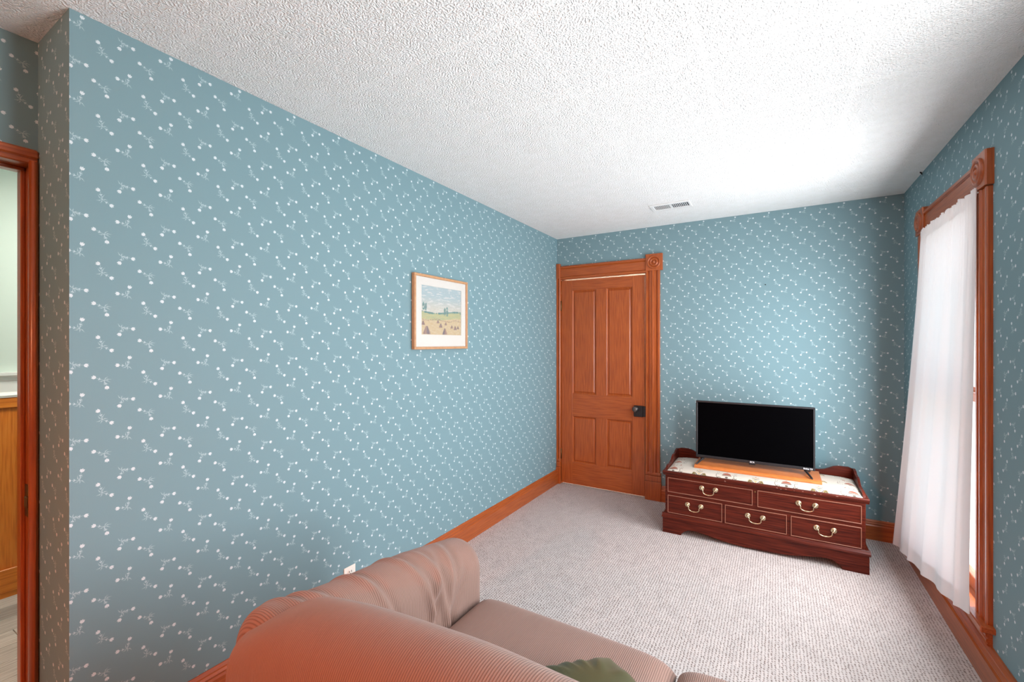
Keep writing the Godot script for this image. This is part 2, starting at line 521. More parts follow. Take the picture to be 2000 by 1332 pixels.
# ------------------------------------------------------------------ camera, sky, light
func setup_view() -> void:
	var cam := Camera3D.new()
	cam.name = "camera"
	add_child(cam)
	cam.position = Vector3(0.0, 1.4, 0.0)
	cam.rotation = Vector3(0.0, deg_to_rad(30.84), 0.0)
	var near := 0.05
	cam.set_frustum(2.0 * near * 666.0 / 861.0, Vector2(0.0, near * 4.0 / 861.0), near, 200.0)
	cam.current = true
	var we := WorldEnvironment.new()
	we.name = "world_environment"
	var env := Environment.new()
	env.background_mode = Environment.BG_SKY
	var sky := Sky.new()
	var sm := ProceduralSkyMaterial.new()
	sm.sky_top_color = srgb(206, 222, 240)
	sm.sky_horizon_color = srgb(240, 244, 248)
	sm.ground_horizon_color = srgb(226, 228, 226)
	sm.ground_bottom_color = srgb(190, 190, 184)
	sm.sun_angle_max = 0.0
	sm.energy_multiplier = 3.3
	sky.sky_material = sm
	env.sky = sky
	env.tonemap_mode = Environment.TONE_MAPPER_LINEAR
	env.tonemap_exposure = 1.88
	env.sdfgi_enabled = true
	env.ssao_enabled = true
	env.ssil_enabled = true
	we.environment = env
	add_child(we)
	# high sun that slips under the eave and only reaches the foot of the windows
	var sun := DirectionalLight3D.new()
	sun.name = "sun"
	add_child(sun)
	sun.look_at_from_position(Vector3.ZERO, Vector3(-1.0, -2.44, 0.55))
	sun.light_energy = 2.2
	sun.light_color = Color(1.0, 0.96, 0.90)
	sun.light_angular_distance = 0.6
	sun.shadow_enabled = true
	# daylight that the curtained window lets in, and that of the bare window further along the same wall
	daylight("window_daylight", Vector3(0.64, 1.18, -3.07), Vector2(0.80, 1.45), 2.1)
	daylight("second_window_daylight", Vector3(0.74, 1.15, -1.25), Vector2(0.76, 1.75), 2.3)

func daylight(called: String, at: Vector3, size: Vector2, energy: float) -> void:
	var l := AreaLight3D.new()
	l.name = called
	add_child(l)
	l.position = at
	l.rotation.y = PI / 2.0
	l.area_size = size
	l.area_normalize_energy = false
	l.light_energy = energy
	l.light_color = Color(0.96, 0.98, 1.0)
	l.shadow_enabled = true
	l.set("area_range", 12.0)

func lamp(called: String, at: Vector3, energy: float, col: Color, size: float) -> void:
	var l := OmniLight3D.new()
	l.name = called
	add_child(l)
	l.position = at
	l.light_energy = energy
	l.light_color = col
	l.omni_range = 12.0
	l.omni_attenuation = 2.0
	l.light_size = size
	l.shadow_enabled = true

func ceiling_lamp(label: String, at: Vector3, energy: float, col: Color, m: Material) -> void:
	var t := thing("ceiling_light", label, "lamp", at)
	var st := mb(true)
	lathe(st, [Vector2(0.0, 0.0), Vector2(0.15, 0.0), Vector2(0.15, -0.025), Vector2(0.135, -0.03), Vector2(0.0, -0.03)], at, Vector3.UP, 32)
	obj("mounting_plate", st, M.white, t)
	st = mb(true)
	var prof := []
	for k in 9:
		var a := k / 8.0 * PI / 2.0
		prof.append(Vector2(0.13 * cos(a), -0.03 - 0.07 * sin(a)))
	lathe(st, prof, at, Vector3.UP, 32)
	obj("glass_bowl", st, m, t)
	lamp(called_light(), at - Vector3(0, 0.16, 0), energy, col, 0.12)

func build_bathroom_panel() -> void:
	var o := Vector3(-2.85, H, -1.05)
	var t := thing("ceiling_light", "square white ceiling light panel of the bathroom", "lamp", o)
	var st := mb(); box(st, o + Vector3(-0.26, -0.04, -0.26), o + Vector3(0.26, 0.0, 0.26), 0.004); obj("housing", st, M.white, t)
	st = mb(); box(st, o + Vector3(-0.24, -0.046, -0.24), o + Vector3(0.24, -0.04, 0.24)); obj("diffuser", st, M.lamp_white, t)
	var l := AreaLight3D.new()
	l.name = "bathroom_panel_light"
	add_child(l)
	l.position = o + Vector3(0, -0.05, 0)
	l.rotation.x = -PI / 2.0
	l.area_size = Vector2(0.48, 0.48)
	l.area_normalize_energy = false
	l.light_energy = 5.0
	l.light_color = Color(1.0, 0.98, 0.94)
	l.shadow_enabled = true
	l.set("area_range", 12.0)

var light_count := 0
func called_light() -> String:
	light_count += 1
	return "ceiling_light_glow_%d" % light_count

# ------------------------------------------------------------------ room shell
const WIN_Z0 := -3.475     # window opening
const WIN_Z1 := -2.70
const WIN_Y0 := 0.235
const WIN_Y1 := 2.05
const W2_Z0 := -1.65       # second window, outside the frame
const W2_Z1 := -0.88

func build_shell() -> void:
	var st := mb(); box(st, Vector3(-2.31, -0.1, -4.2), Vector3(0.95, 0.0, ZN + 0.12))
	structure("floor", st, M.carpet, "beige looped berber carpet with dark flecks", "carpet")
	st = mb(); box(st, Vector3(-3.85, H, -5.4), Vector3(0.95, H + 0.12, ZN + 0.12))
	structure("ceiling", st, M.ceiling, "white stippled plaster ceiling", "ceiling")
	st = mb(); box(st, Vector3(-2.31, 0, -4.2), Vector3(XL, H, ZE))
	structure("wall_left", st, M.paper, "long blue wallpapered wall with white flower sprigs behind the sofa", "wall")
	# wall with the panelled door: opening x -1.84 .. -1.0, y 0 .. 2.03
	st = mb()
	box(st, Vector3(-1.0, 0, ZB - 0.14), Vector3(0.95, H, ZB))
	box(st, Vector3(XL - 0.1, 2.035, ZB - 0.14), Vector3(-1.0, H, ZB))
	box(st, Vector3(XL - 0.1, 0, ZB - 0.14), Vector3(-1.838, 2.035, ZB))
	structure("wall_back", st, M.paper, "blue wallpapered wall around the panelled wooden door", "wall")
	# window wall with two openings
	st = mb()
	var x0 := XR; var x1 := XR + 0.15
	for s in [[-4.2, WIN_Z0, 0.0, H], [WIN_Z0, WIN_Z1, 0.0, WIN_Y0 - 0.02], [WIN_Z0, WIN_Z1, WIN_Y1, H], [WIN_Z1, W2_Z0, 0.0, H], [W2_Z0, W2_Z1, 0.0, WIN_Y0 - 0.02], [W2_Z0, W2_Z1, WIN_Y1, H], [W2_Z1, ZN + 0.12, 0.0, H]]:
		box(st, Vector3(x0, s[2], s[0]), Vector3(x1, s[3], s[1]))
	structure("wall_right", st, M.paper, "blue wallpapered wall around the curtained window", "wall")
	# recess with the open doorway
	st = mb()
	box(st, Vector3(-2.31, 2.03, ZE), Vector3(XA, H, 0.40))
	box(st, Vector3(-2.31, 0, 0.40), Vector3(XA, H, ZN + 0.12))
	structure("wall_recess", st, M.paper, "blue wallpapered wall above and beside the open doorway", "wall")
	st = mb(); box(st, Vector3(-3.85, 0, ZN), Vector3(0.95, H, ZN + 0.12))
	structure("wall_near", st, M.paper, "blue wallpapered wall facing the panelled door", "wall")
	# hall behind the panelled door
	st = mb()
	box(st, Vector3(-2.4, 0, -5.4), Vector3(-0.3, H, -5.3)); box(st, Vector3(-2.4, 0, -5.3), Vector3(-2.3, H, -4.2)); box(st, Vector3(-0.4, 0, -5.3), Vector3(-0.3, H, -4.17))
	structure("wall_hall", st, M.plaster, "plain white hall wall beyond the panelled door", "wall")
	st = mb(); box(st, Vector3(-2.4, -0.1, -5.4), Vector3(-0.3, -0.005, -4.17))
	structure("floor_hall", st, M.plaster, "pale hall floor beyond the panelled door", "floor")
	# outdoors
	st = mb(); box(st, Vector3(XR + 0.15, 2.60, -5.4), Vector3(1.71, 2.68, ZN + 0.12)); structure("roof_eave", st, M.white, "white roof eave outside above the windows", "eave")
	st = mb(); box(st, Vector3(1.2, -0.9, -30), Vector3(60, -0.7, 30))
	structure("ground", st, M.concrete, "pale concrete drive outside the window", "drive")

const BASE_PROF := [Vector2(0, 0), Vector2(0.022, 0), Vector2(0.022, 0.098), Vector2(0.018, 0.106), Vector2(0.020, 0.114), Vector2(0.013, 0.122), Vector2(0.013, 0.128), Vector2(0.005, 0.138), Vector2(0, 0.138)]

func build_baseboards() -> void:
	var st := mb(); extrude(st, BASE_PROF, Vector3(XL, 0, 0), Vector3.RIGHT, Vector3.UP, Vector3(0, 0, 1), ZB, ZE)
	structure("baseboard_left", st, M.fir_z, "varnished wooden baseboard along the long papered wall", "baseboard")
	st = mb(); extrude(st, BASE_PROF, Vector3(0, 0, ZB), Vector3(0, 0, 1), Vector3.UP, Vector3.RIGHT, -0.868, XR)
	structure("baseboard_back", st, M.fir_x, "varnished wooden baseboard behind the chest", "baseboard")
	st = mb()
	var p := []
	for q in BASE_PROF: p.append(Vector2(q.x * 1.6, q.y * 1.06))
	extrude(st, p, Vector3(XR, 0, 0), Vector3.LEFT, Vector3.UP, Vector3(0, 0, 1), ZB, ZN)
	structure("baseboard_right", st, M.fir_z, "varnished wooden baseboard under the window", "baseboard")
	st = mb(); extrude(st, BASE_PROF, Vector3(0, 0, ZE), Vector3(0, 0, 1), Vector3.UP, Vector3.RIGHT, XA, XL)
	structure("baseboard_recess", st, M.fir_x, "varnished wooden baseboard beside the open doorway", "baseboard")

# fluted casing board: across u, out along v, drawn along w
const CASING := [Vector2(0, 0), Vector2(0, 0.015), Vector2(0.004, 0.019), Vector2(0.018, 0.019), Vector2(0.023, 0.004), Vector2(0.031, 0.004), Vector2(0.036, 0.016), Vector2(0.054, 0.016), Vector2(0.058, 0.024), Vector2(0.067, 0.024), Vector2(0.071, 0.016), Vector2(0.089, 0.016), Vector2(0.094, 0.004), Vector2(0.102, 0.004), Vector2(0.107, 0.019), Vector2(0.121, 0.019), Vector2(0.125, 0.015), Vector2(0.125, 0)]
# head board: a plain face between two beads
const HEAD := [Vector2(0, 0), Vector2(0, 0.016), Vector2(0.006, 0.020), Vector2(0.018, 0.020), Vector2(0.024, 0.012), Vector2(0.030, 0.015), Vector2(0.098, 0.015), Vector2(0.104, 0.012), Vector2(0.110, 0.022), Vector2(0.124, 0.022), Vector2(0.130, 0.016), Vector2(0.130, 0)]

func rosette_block(parent: Node3D, c: Vector3, out: Vector3, side: Vector3, half_w := 0.074, cut := 1.0) -> void:
	# c: centre on the wall; side: along the wall
	var st := mb()
	var w := half_w * cut
	var poly := [Vector2(-w, 0), Vector2(-w, 0.022), Vector2(-w + 0.005, 0.027), Vector2(w - 0.005, 0.027), Vector2(w, 0.022), Vector2(w, 0)]
	extrude(st, poly, c, side, out, Vector3.UP, -half_w, half_w)
	var b := obj("corner_block", st, M.fir_y, parent)
	if cut < 0.9: return
	st = mb(true)
	lathe(st, [Vector2(0.059, 0.0268), Vector2(0.057, 0.034), Vector2(0.051, 0.038), Vector2(0.045, 0.034), Vector2(0.043, 0.0275), Vector2(0.038, 0.0275), Vector2(0.035, 0.035), Vector2(0.029, 0.039), Vector2(0.023, 0.035), Vector2(0.020, 0.0275), Vector2(0.015, 0.0275), Vector2(0.012, 0.036), Vector2(0.006, 0.040), Vector2(0.0, 0.041)], c, out, 36)
	obj("rosette", st, M.fir_y, b)

func raised_panel(parent: Node3D, x0: float, x1: float, y0: float, y1: float, zf: float) -> void:
	var st := mb()
	var rings := [[0.0, 0.0], [0.004, -0.002], [0.012, -0.013], [0.016, -0.013], [0.024, -0.006], [0.026, -0.005]]
	var at := func(r, k: int) -> Vector3:
		var i: float = r[0]
		var xs := [x0 + i, x1 - i, x1 - i, x0 + i]
		var ys := [y0 + i, y0 + i, y1 - i, y1 - i]
		return Vector3(xs[k % 4], ys[k % 4], zf + r[1])
	for j in rings.size() - 1:
		for k in 4:
			var a: Vector3 = at.call(rings[j], k); var b: Vector3 = at.call(rings[j], k + 1)
			var c: Vector3 = at.call(rings[j + 1], k + 1); var d: Vector3 = at.call(rings[j + 1], k)
			tri(st, a, b, c); tri(st, a, c, d)
	var e = rings[-1]
	tri(st, at.call(e, 0), at.call(e, 1), at.call(e, 2)); tri(st, at.call(e, 0), at.call(e, 2), at.call(e, 3))
	# back of the panel
	var zb := zf - 0.028
	face(st, [Vector3(x0, y0, zb), Vector3(x1, y0, zb), Vector3(x1, y1, zb), Vector3(x0, y1, zb)], Vector3((x0 + x1) / 2, (y0 + y1) / 2, zf))
	obj("door_panel", st, M.fir_y, parent)

func build_panelled_door() -> void:
	var t := base("door_1", Vector3(-1.42, 0, ZB))
	t.set_meta("kind", "structure")
	tag(t, "varnished four-panel wooden door with black rim lock and fluted casing", "door")
	var zf := ZB - 0.004       # face of the leaf
	var zb := zf - 0.034
	var L := -1.832; var R := -1.012; var T := 2.018; var B := 0.014
	var px := [-1.716, -1.472, -1.368, -1.126]
	var st := mb()
	for s in [[L, px[0], B, T], [px[3], R, B, T]]:
		st = mb(); box(st, Vector3(s[0], s[2], zb), Vector3(s[1], s[3], zf), 0.0015); obj("stile", st, M.fir_y, t)
	for s in [[1.918, T], [0.684, 0.902], [B, 0.226]]:
		st = mb(); box(st, Vector3(px[0], s[0], zb), Vector3(px[3], s[1], zf), 0.0012); obj("rail", st, M.fir_x, t)
	for s in [[0.226, 0.684], [0.902, 1.918]]:
		st = mb(); box(st, Vector3(px[1], s[0], zb), Vector3(px[2], s[1], zf), 0.0012); obj("mullion", st, M.fir_y, t)
		raised_panel(t, px[0], px[1], s[0], s[1], zf)
		raised_panel(t, px[2], px[3], s[0], s[1], zf)
	# jamb inside the opening
	st = mb()
	box(st, Vector3(-1.842, 0, ZB - 0.14), Vector3(-1.835, 2.035, ZB)); box(st, Vector3(-1.006, 0, ZB - 0.14), Vector3(-0.998, 2.035, ZB)); box(st, Vector3(-1.842, 2.029, ZB - 0.14), Vector3(-0.998, 2.037, ZB))
	obj("jamb", st, M.fir_y, t)
	# casing: full on the lock side, squeezed into the corner on the hinge side
	st = mb(); extrude(st, CASING, Vector3(-1.000, 0, ZB), Vector3.RIGHT, Vector3(0, 0, 1), Vector3.UP, 0.245, 2.045); obj("casing", st, M.fir_y, t)
	st = mb(); extrude(st, [Vector2(0, 0), Vector2(0, 0.018), Vector2(0.012, 0.018), Vector2(0.018, 0.008), Vector2(0.026, 0.016), Vector2(0.034, 0.020), Vector2(0.042, 0.014), Vector2(0.042, 0)], Vector3(XL + 0.001, 0, ZB), Vector3.RIGHT, Vector3(0, 0, 1), Vector3.UP, 0.215, 2.045); obj("casing", st, M.fir_y, t)
	st = mb(); extrude(st, HEAD, Vector3(0, 2.033, ZB), Vector3.UP, Vector3(0, 0, 1), Vector3.RIGHT, -1.838, -0.99); obj("head_casing", st, M.fir_x, t)
	rosette_block(t, Vector3(-0.926, 2.119, ZB), Vector3(0, 0, 1), Vector3.RIGHT)
	rosette_block(t, Vector3(XL + 0.022, 2.114, ZB), Vector3(0, 0, 1), Vector3.RIGHT, 0.072, 0.29)
	for s in [[-1.004, -0.862], [XL + 0.001, -1.834]]:
		st = mb()
		box(st, Vector3(s[0], 0, ZB), Vector3(s[1], 0.168, ZB + 0.028), 0.003)
		box(st, Vector3(s[0] + 0.002, 0.168, ZB), Vector3(s[1] - 0.002, 0.218, ZB + 0.025), 0.004)
		box(st, Vector3(s[0] + 0.003, 0.218, ZB), Vector3(s[1] - 0.003, 0.248, ZB + 0.022), 0.006)
		obj("plinth_block", st, M.fir_y, t)
	# black rim lock with a knob
	st = mb(); box(st, Vector3(-1.106, 0.732, zf), Vector3(-1.022, 0.832, zf + 0.022), 0.003); box(st, Vector3(-1.022, 0.736, zf), Vector3(-1.000, 0.828, zf + 0.026), 0.003)
	var lock := obj("rim_lock", st, M.iron, t)
	st = mb(true)
	lathe(st, [Vector2(0.018, 0.0), Vector2(0.010, 0.004), Vector2(0.008, 0.02), Vector2(0.020, 0.026), Vector2(0.026, 0.036), Vector2(0.024, 0.046), Vector2(0.014, 0.052), Vector2(0.0, 0.053)], Vector3(-1.084, 0.803, zf + 0.022), Vector3(0, 0, 1), 24)
	obj("knob", st, M.knob, lock)
	for y in [0.25, 1.72]:
		st = mb(true)
		tube(st, [Vector3(-1.834, y, zf + 0.008), Vector3(-1.834, y + 0.1, zf + 0.008)], 0.007, 10)
		obj("hinge", st, M.old_brass, t)

func build_window(idx: int, z0: float, z1: float, label: String) -> Node3D:
	# opening z0 (far) .. z1 (near)
	var t := base("window_%d" % idx, Vector3(XR, 0, (z0 + z1) / 2))
	t.set_meta("kind", "structure")
	tag(t, label, "window")
	var o := Vector3.LEFT
	var st := mb()
	extrude(st, CASING, Vector3(XR, 0, z1 + 0.003), Vector3(0, 0, 1), o, Vector3.UP, WIN_Y0, 2.05); obj("casing", st, M.fir_y, t)
	st = mb(); extrude(st, CASING, Vector3(XR, 0, z0 - 0.003), Vector3(0, 0, -1), o, Vector3.UP, WIN_Y0, 2.05); obj("casing", st, M.fir_y, t)
	st = mb(); extrude(st, HEAD, Vector3(XR, 2.052, 0), Vector3.UP, o, Vector3(0, 0, 1), z0 + 0.008, z1 - 0.008); obj("head_casing", st, M.fir_z, t)
	rosette_block(t, Vector3(XR, 2.128, z1 + 0.066), o, Vector3(0, 0, 1))
	rosette_block(t, Vector3(XR, 2.128, z0 - 0.066), o, Vector3(0, 0, 1))
	# stool and moulded apron
	st = mb(); box(st, Vector3(XR - 0.046, WIN_Y0 - 0.026, z0 - 0.16), Vector3(XR + 0.10, WIN_Y0, z1 + 0.155), 0.004); obj("window_stool", st, M.fir_z, t)
	st = mb(); extrude(st, [Vector2(0, 0.146), Vector2(0.014, 0.146), Vector2(0.018, 0.151), Vector2(0.014, 0.158), Vector2(0.020, 0.164), Vector2(0.020, 0.172), Vector2(0.013, 0.178), Vector2(0.022, 0.186), Vector2(0.022, 0.194), Vector2(0.028, 0.200), Vector2(0.028, 0.209), Vector2(0, 0.209)], Vector3(XR, 0, 0), o, Vector3.UP, Vector3(0, 0, 1), z0 - 0.125, z1 + 0.125); obj("apron", st, M.fir_z, t)
	# jamb lining
	st = mb()
	box(st, Vector3(XR, WIN_Y0, z1 - 0.001), Vector3(XR + 0.15, WIN_Y1, z1 + 0.004)); box(st, Vector3(XR, WIN_Y0, z0 - 0.004), Vector3(XR + 0.15, WIN_Y1, z0 + 0.001)); box(st, Vector3(XR, WIN_Y1 - 0.002, z0), Vector3(XR + 0.15, WIN_Y1 + 0.004, z1))
	for z in [z0, z1 - 0.014]: box(st, Vector3(XR + 0.018, WIN_Y0, z), Vector3(XR + 0.032, WIN_Y1, z + 0.014), 0.002)
	obj("jamb", st, M.fir_y, t)
	st = mb(); box(st, Vector3(XR + 0.10, WIN_Y0 - 0.02, z0), Vector3(XR + 0.2, WIN_Y0 - 0.004, z1)); obj("outer_sill", st, M.white, t)
	# two sashes with their panes
	var ym := (WIN_Y0 + WIN_Y1) / 2
	for s in [[XR + 0.034, WIN_Y0, ym + 0.02], [XR + 0.072, ym - 0.02, WIN_Y1]]:
		st = mb()
		var xa: float = s[0]; var xb: float = s[0] + 0.034
		var fr := 0.048
		box(st, Vector3(xa, s[1], z0 + 0.001), Vector3(xb, s[2], z0 + fr), 0.003); box(st, Vector3(xa, s[1], z1 - fr), Vector3(xb, s[2], z1 - 0.001), 0.003)
		box(st, Vector3(xa, s[1], z0 + fr), Vector3(xb, s[1] + 0.06, z1 - fr), 0.003); box(st, Vector3(xa, s[2] - 0.04, z0 + fr), Vector3(xb, s[2], z1 - fr), 0.003)
		var sash := obj("sash", st, M.fir_y, t)
		st = mb(); box(st, Vector3(xa + 0.014, s[1] + 0.06, z0 + fr), Vector3(xa + 0.018, s[2] - 0.04, z1 - fr)); obj("pane", st, M.glass, sash)
	return t

func build_open_doorway() -> void:
	var t := base("door_2", Vector3(XA, 0, -0.03))
	t.set_meta("kind", "structure")
	tag(t, "open doorway with a reddish varnished wooden frame and latch plate", "doorway")
	var z0 := ZE + 0.001; var z1 := 0.40
	var st := mb()
	box(st, Vector3(-2.325, 0, z0), Vector3(XA + 0.012, 2.012, z0 + 0.018), 0.004); obj("jamb", st, M.fir_y, t)
	st = mb(); box(st, Vector3(-2.325, 0, z1 - 0.018), Vector3(XA + 0.012, 2.012, z1), 0.004); obj("jamb", st, M.fir_y, t)
	st = mb(); box(st, Vector3(-2.325, 2.012, z0), Vector3(XA + 0.012, 2.036, z1), 0.004); obj("head_jamb", st, M.fir_z, t)
	# stops
	st = mb(); box(st, Vector3(-2.290, 0, z0 + 0.018), Vector3(-2.250, 2.0, z0 + 0.030), 0.002); obj("door_stop", st, M.fir_y, t)
	st = mb(); box(st, Vector3(-2.290, 2.0, z0 + 0.018), Vector3(-2.250, 2.012, z1 - 0.018), 0.002); obj("door_stop", st, M.fir_z, t)
	# casing lip round the opening
	st = mb(true)
	tube(st, [Vector3(XA + 0.010, 0, z0 + 0.012), Vector3(XA + 0.010, 2.022, z0 + 0.012)], 0.0125, 12); obj("casing", st, M.fir_y, t)
	st = mb(); box(st, Vector3(XA, 2.03, z0), Vector3(XA + 0.020, 2.062, z1 + 0.06), 0.006); obj("head_casing", st, M.fir_z, t)
	st = mb(); extrude(st, CASING, Vector3(XA, 0, z1), Vector3(0, 0, 1), Vector3.RIGHT, Vector3.UP, 0, 2.03); obj("casing", st, M.fir_y, t)
	# latch plate on the jamb
	st = mb(); box(st, Vector3(-2.245, 0.80, z0 + 0.017), Vector3(-2.205, 0.91, z0 + 0.021), 0.001); box(st, Vector3(-2.222, 0.835, z0 + 0.02), Vector3(-2.192, 0.872, z0 + 0.027), 0.002)
	obj("latch_plate", st, M.old_brass, t)

func build_bathroom() -> void:
	var x := -3.65
	var st := mb(); box(st, Vector3(x - 0.12, 0, -1.62), Vector3(x, H, ZN)); structure("wall_bathroom", st, M.green, "pale green bathroom wall seen through the open doorway", "wall")
	st = mb(); box(st, Vector3(x, 0, -1.62), Vector3(-2.31, H, -1.5)); structure("wall_bathroom_end", st, M.green, "pale green end wall of the bathroom", "wall")
	# wood wainscot: stiles, rails and sunk panels
	var t := base("trim_1", Vector3(x, 0, -0.7))
	t.set_meta("kind", "structure")
	tag(t, "orange varnished wooden wainscot panelling in the bathroom", "wainscot")
	for s in [[0.03, 0.157], [1.043, 1.10]]:
		st = mb(); box(st, Vector3(x, s[0], -1.5), Vector3(x + 0.026, s[1], 0.9), 0.003); obj("rail", st, M.honey_z, t)
	for k in 5:
		var z := -1.223 + k * 0.42
		st = mb(); box(st, Vector3(x, 0.157, z), Vector3(x + 0.026, 1.043, z + 0.10), 0.003); obj("stile", st, M.honey_y, t)
		st = mb(); box(st, Vector3(x, 0.157, z + 0.10), Vector3(x + 0.012, 1.043, z + 0.42), 0.002); obj("panel", st, M.honey_y, t)
	st = mb(); box(st, Vector3(x, 0, -1.5), Vector3(x + 0.02, 0.03, 0.9)); obj("skirting", st, M.honey_z, t)
	st = mb()
	extrude(st, [Vector2(0, 1.10), Vector2(0.030, 1.10), Vector2(0.034, 1.112), Vector2(0.026, 1.125), Vector2(0.020, 1.13), Vector2(0.020, 1.19), Vector2(0.026, 1.196), Vector2(0.030, 1.21), Vector2(0.044, 1.222), Vector2(0.044, 1.238), Vector2(0, 1.238)], Vector3(x, 0, 0), Vector3.RIGHT, Vector3.UP, Vector3(0, 0, 1), -1.5, ZN)
	structure("trim_2", st, M.white, "white chair rail on the green bathroom wall", "trim")
	# plank floor
	var f := base("floor_bathroom", Vector3(-2.95, 0, 0))
	f.set_meta("kind", "structure")
	tag(f, "grey wood plank bathroom floor", "floor")
	st = mb(); box(st, Vector3(x, -0.1, -1.5), Vector3(-2.31, -0.012, ZN)); obj("subfloor", st, M.dark, f)
	rng.seed = 77
	var tones := []
	for k in 4:
		var m: StandardMaterial3D = M.grey_z.duplicate()
		var g := 0.88 + 0.06 * k
		m.albedo_color = Color(g, g, g * 0.985); m.uv1_offset = Vector3(k * 0.31, k * 0.17, k * 0.43)
		tones.append(m)
	var row := 0
	var px := x
	while px < -2.32:
		var w := minf(0.15, -2.31 - px)
		var z := -1.5 - 0.3 * (row % 3)
		while z < ZN:
			var za := maxf(z, -1.5); var zb := minf(z + 0.9, ZN)
			if zb - za > 0.02:
				st = mb(); box(st, Vector3(px + 0.001, -0.012, za + 0.001), Vector3(px + w - 0.001, 0.0, zb - 0.001), 0.0015)
				obj("plank", st, tones[rng.randi() % 4], f)
			z += 0.9
		px += 0.15; row += 1

# ------------------------------------------------------------------ things
func build_curtain() -> void:
	var t := thing("window_curtain", "sheer white gathered curtain hanging from a rod over the tall window", "curtain", Vector3(0.70, 0.2, -3.05))
	var along := func(s: float, v: float) -> Vector3:
		# s 0 near .. 1 far, v 0 top .. 1 hem
		var e := v * v * (3.0 - 2.0 * v)
		var z := lerpf(lerpf(-2.643, -2.622, v), lerpf(-3.452, -3.60, pow(v, 1.1)), s)
		var x := lerpf(lerpf(0.738, 0.705, e), lerpf(0.736, 0.632, pow(v, 1.2)), pow(s, 0.8))
		var hem := lerpf(0.242, 0.150, pow(s, 0.7))
		var y := lerpf(2.062, hem, v)
		var ph := s * 6.0 * TAU + 1.4 * sin(s * 7.0) + 0.8 * sin(v * 2.0 + s * 3.0)
		var fold := 0.55 * sin(ph) + 0.25 * sin(ph * 1.7 + 1.3) + 0.2 * sin(s * 23.0)
		var amp := lerpf(0.004, 0.012, smoothstep(0.0, 0.8, v))
		var fine := sin(s * 40.0 * TAU + 2.4 * sin(s * 31.0) + 1.6 * sin(s * 13.0)) * lerpf(0.0026, 0.0, smoothstep(0.02, 0.32, v))
		fine *= 1.0 + 0.7 * (1.0 - smoothstep(0.008, 0.026, v))
		x += amp * fold + fine
		z += 0.008 * cos(ph) * smoothstep(0.1, 0.8, v)
		y += (0.004 * sin(s * 37.0) + 0.004 * sin(s * 61.0) + 0.002 * sin(s * 143.0)) * (1.0 - smoothstep(0.0, 0.03, v))
		return Vector3(x, y, z)
	var st := mb(true)
	grid(st, 360, 60, func(s, v): return [along.call(s, lerpf(0.034, 1.0, v)), Vector2(s, v)], true)
	obj("cloth", st, M.cloth, t)
	st = mb(true)
	grid(st, 360, 10, func(s, v): return [along.call(s, v * 0.034), Vector2(s, v)], true)
	obj("ruffled_heading", st, M.cloth, t)
	st = mb(true)
	grid(st, 220, 4, func(s, v): return [along.call(s, lerpf(0.958, 0.999, v)) + Vector3(0.0016, 0, 0), Vector2(s, v)], true)
	obj("hem", st, M.cloth, t)
	st = mb(true)
	tube(st, [Vector3(XR - 0.004, 2.0, -2.685), Vector3(0.748, 2.002, -2.69), Vector3(0.746, 2.002, -3.45), Vector3(XR - 0.004, 2.0, -3.455)], 0.005, 8)
	obj("curtain_rod", st, M.white, t)

func build_picture() -> void:
	var y0 := 1.361; var y1 := 1.825; var z0 := -1.965; var z1 := -2.498
	var t := thing("framed_picture", "thin wooden framed print of haystacks in a field with wide white mat", "picture", Vector3(XL, y0, -2.23))
	var st := mb()
	var w := 0.016; var d0 := XL + 0.004; var d1 := XL + 0.028
	box(st, Vector3(d0, y0, z1), Vector3(d1, y0 + w, z0), 0.002); box(st, Vector3(d0, y1 - w, z1), Vector3(d1, y1, z0), 0.002)
	box(st, Vector3(d0, y0 + w, z0 - w), Vector3(d1, y1 - w, z0), 0.002); box(st, Vector3(d0, y0 + w, z1), Vector3(d1, y1 - w, z1 + w), 0.002)
	obj("frame", st, M.frame, t)
	var a := z0 - 0.072; var b := z1 + 0.064; var c := y0 + 0.092; var e := y1 - 0.066
	st = mb()
	var xm := XL + 0.018
	box(st, Vector3(XL + 0.006, y0 + w, z1 + w), Vector3(xm, c, z0 - w)); box(st, Vector3(XL + 0.006, e, z1 + w), Vector3(xm, y1 - w, z0 - w))
	box(st, Vector3(XL + 0.006, c, a), Vector3(xm, e, z0 - w)); box(st, Vector3(XL + 0.006, c, z1 + w), Vector3(xm, e, b))
	obj("mat_board", st, M.mat_board, t)
	st = mb()
	var xp := XL + 0.015
	tri(st, Vector3(xp, c, a), Vector3(xp, c, b), Vector3(xp, e, b), Vector2(0, 1), Vector2(1, 1), Vector2(1, 0))
	tri(st, Vector3(xp, c, a), Vector3(xp, e, b), Vector3(xp, e, a), Vector2(0, 1), Vector2(1, 0), Vector2(0, 0))
	obj("print", st, M.picture, t)
	st = mb(); box(st, Vector3(XL + 0.021, y0 + w, z1 + w), Vector3(XL + 0.023, y1 - w, z0 - w)); obj("pane", st, M.glass, t)

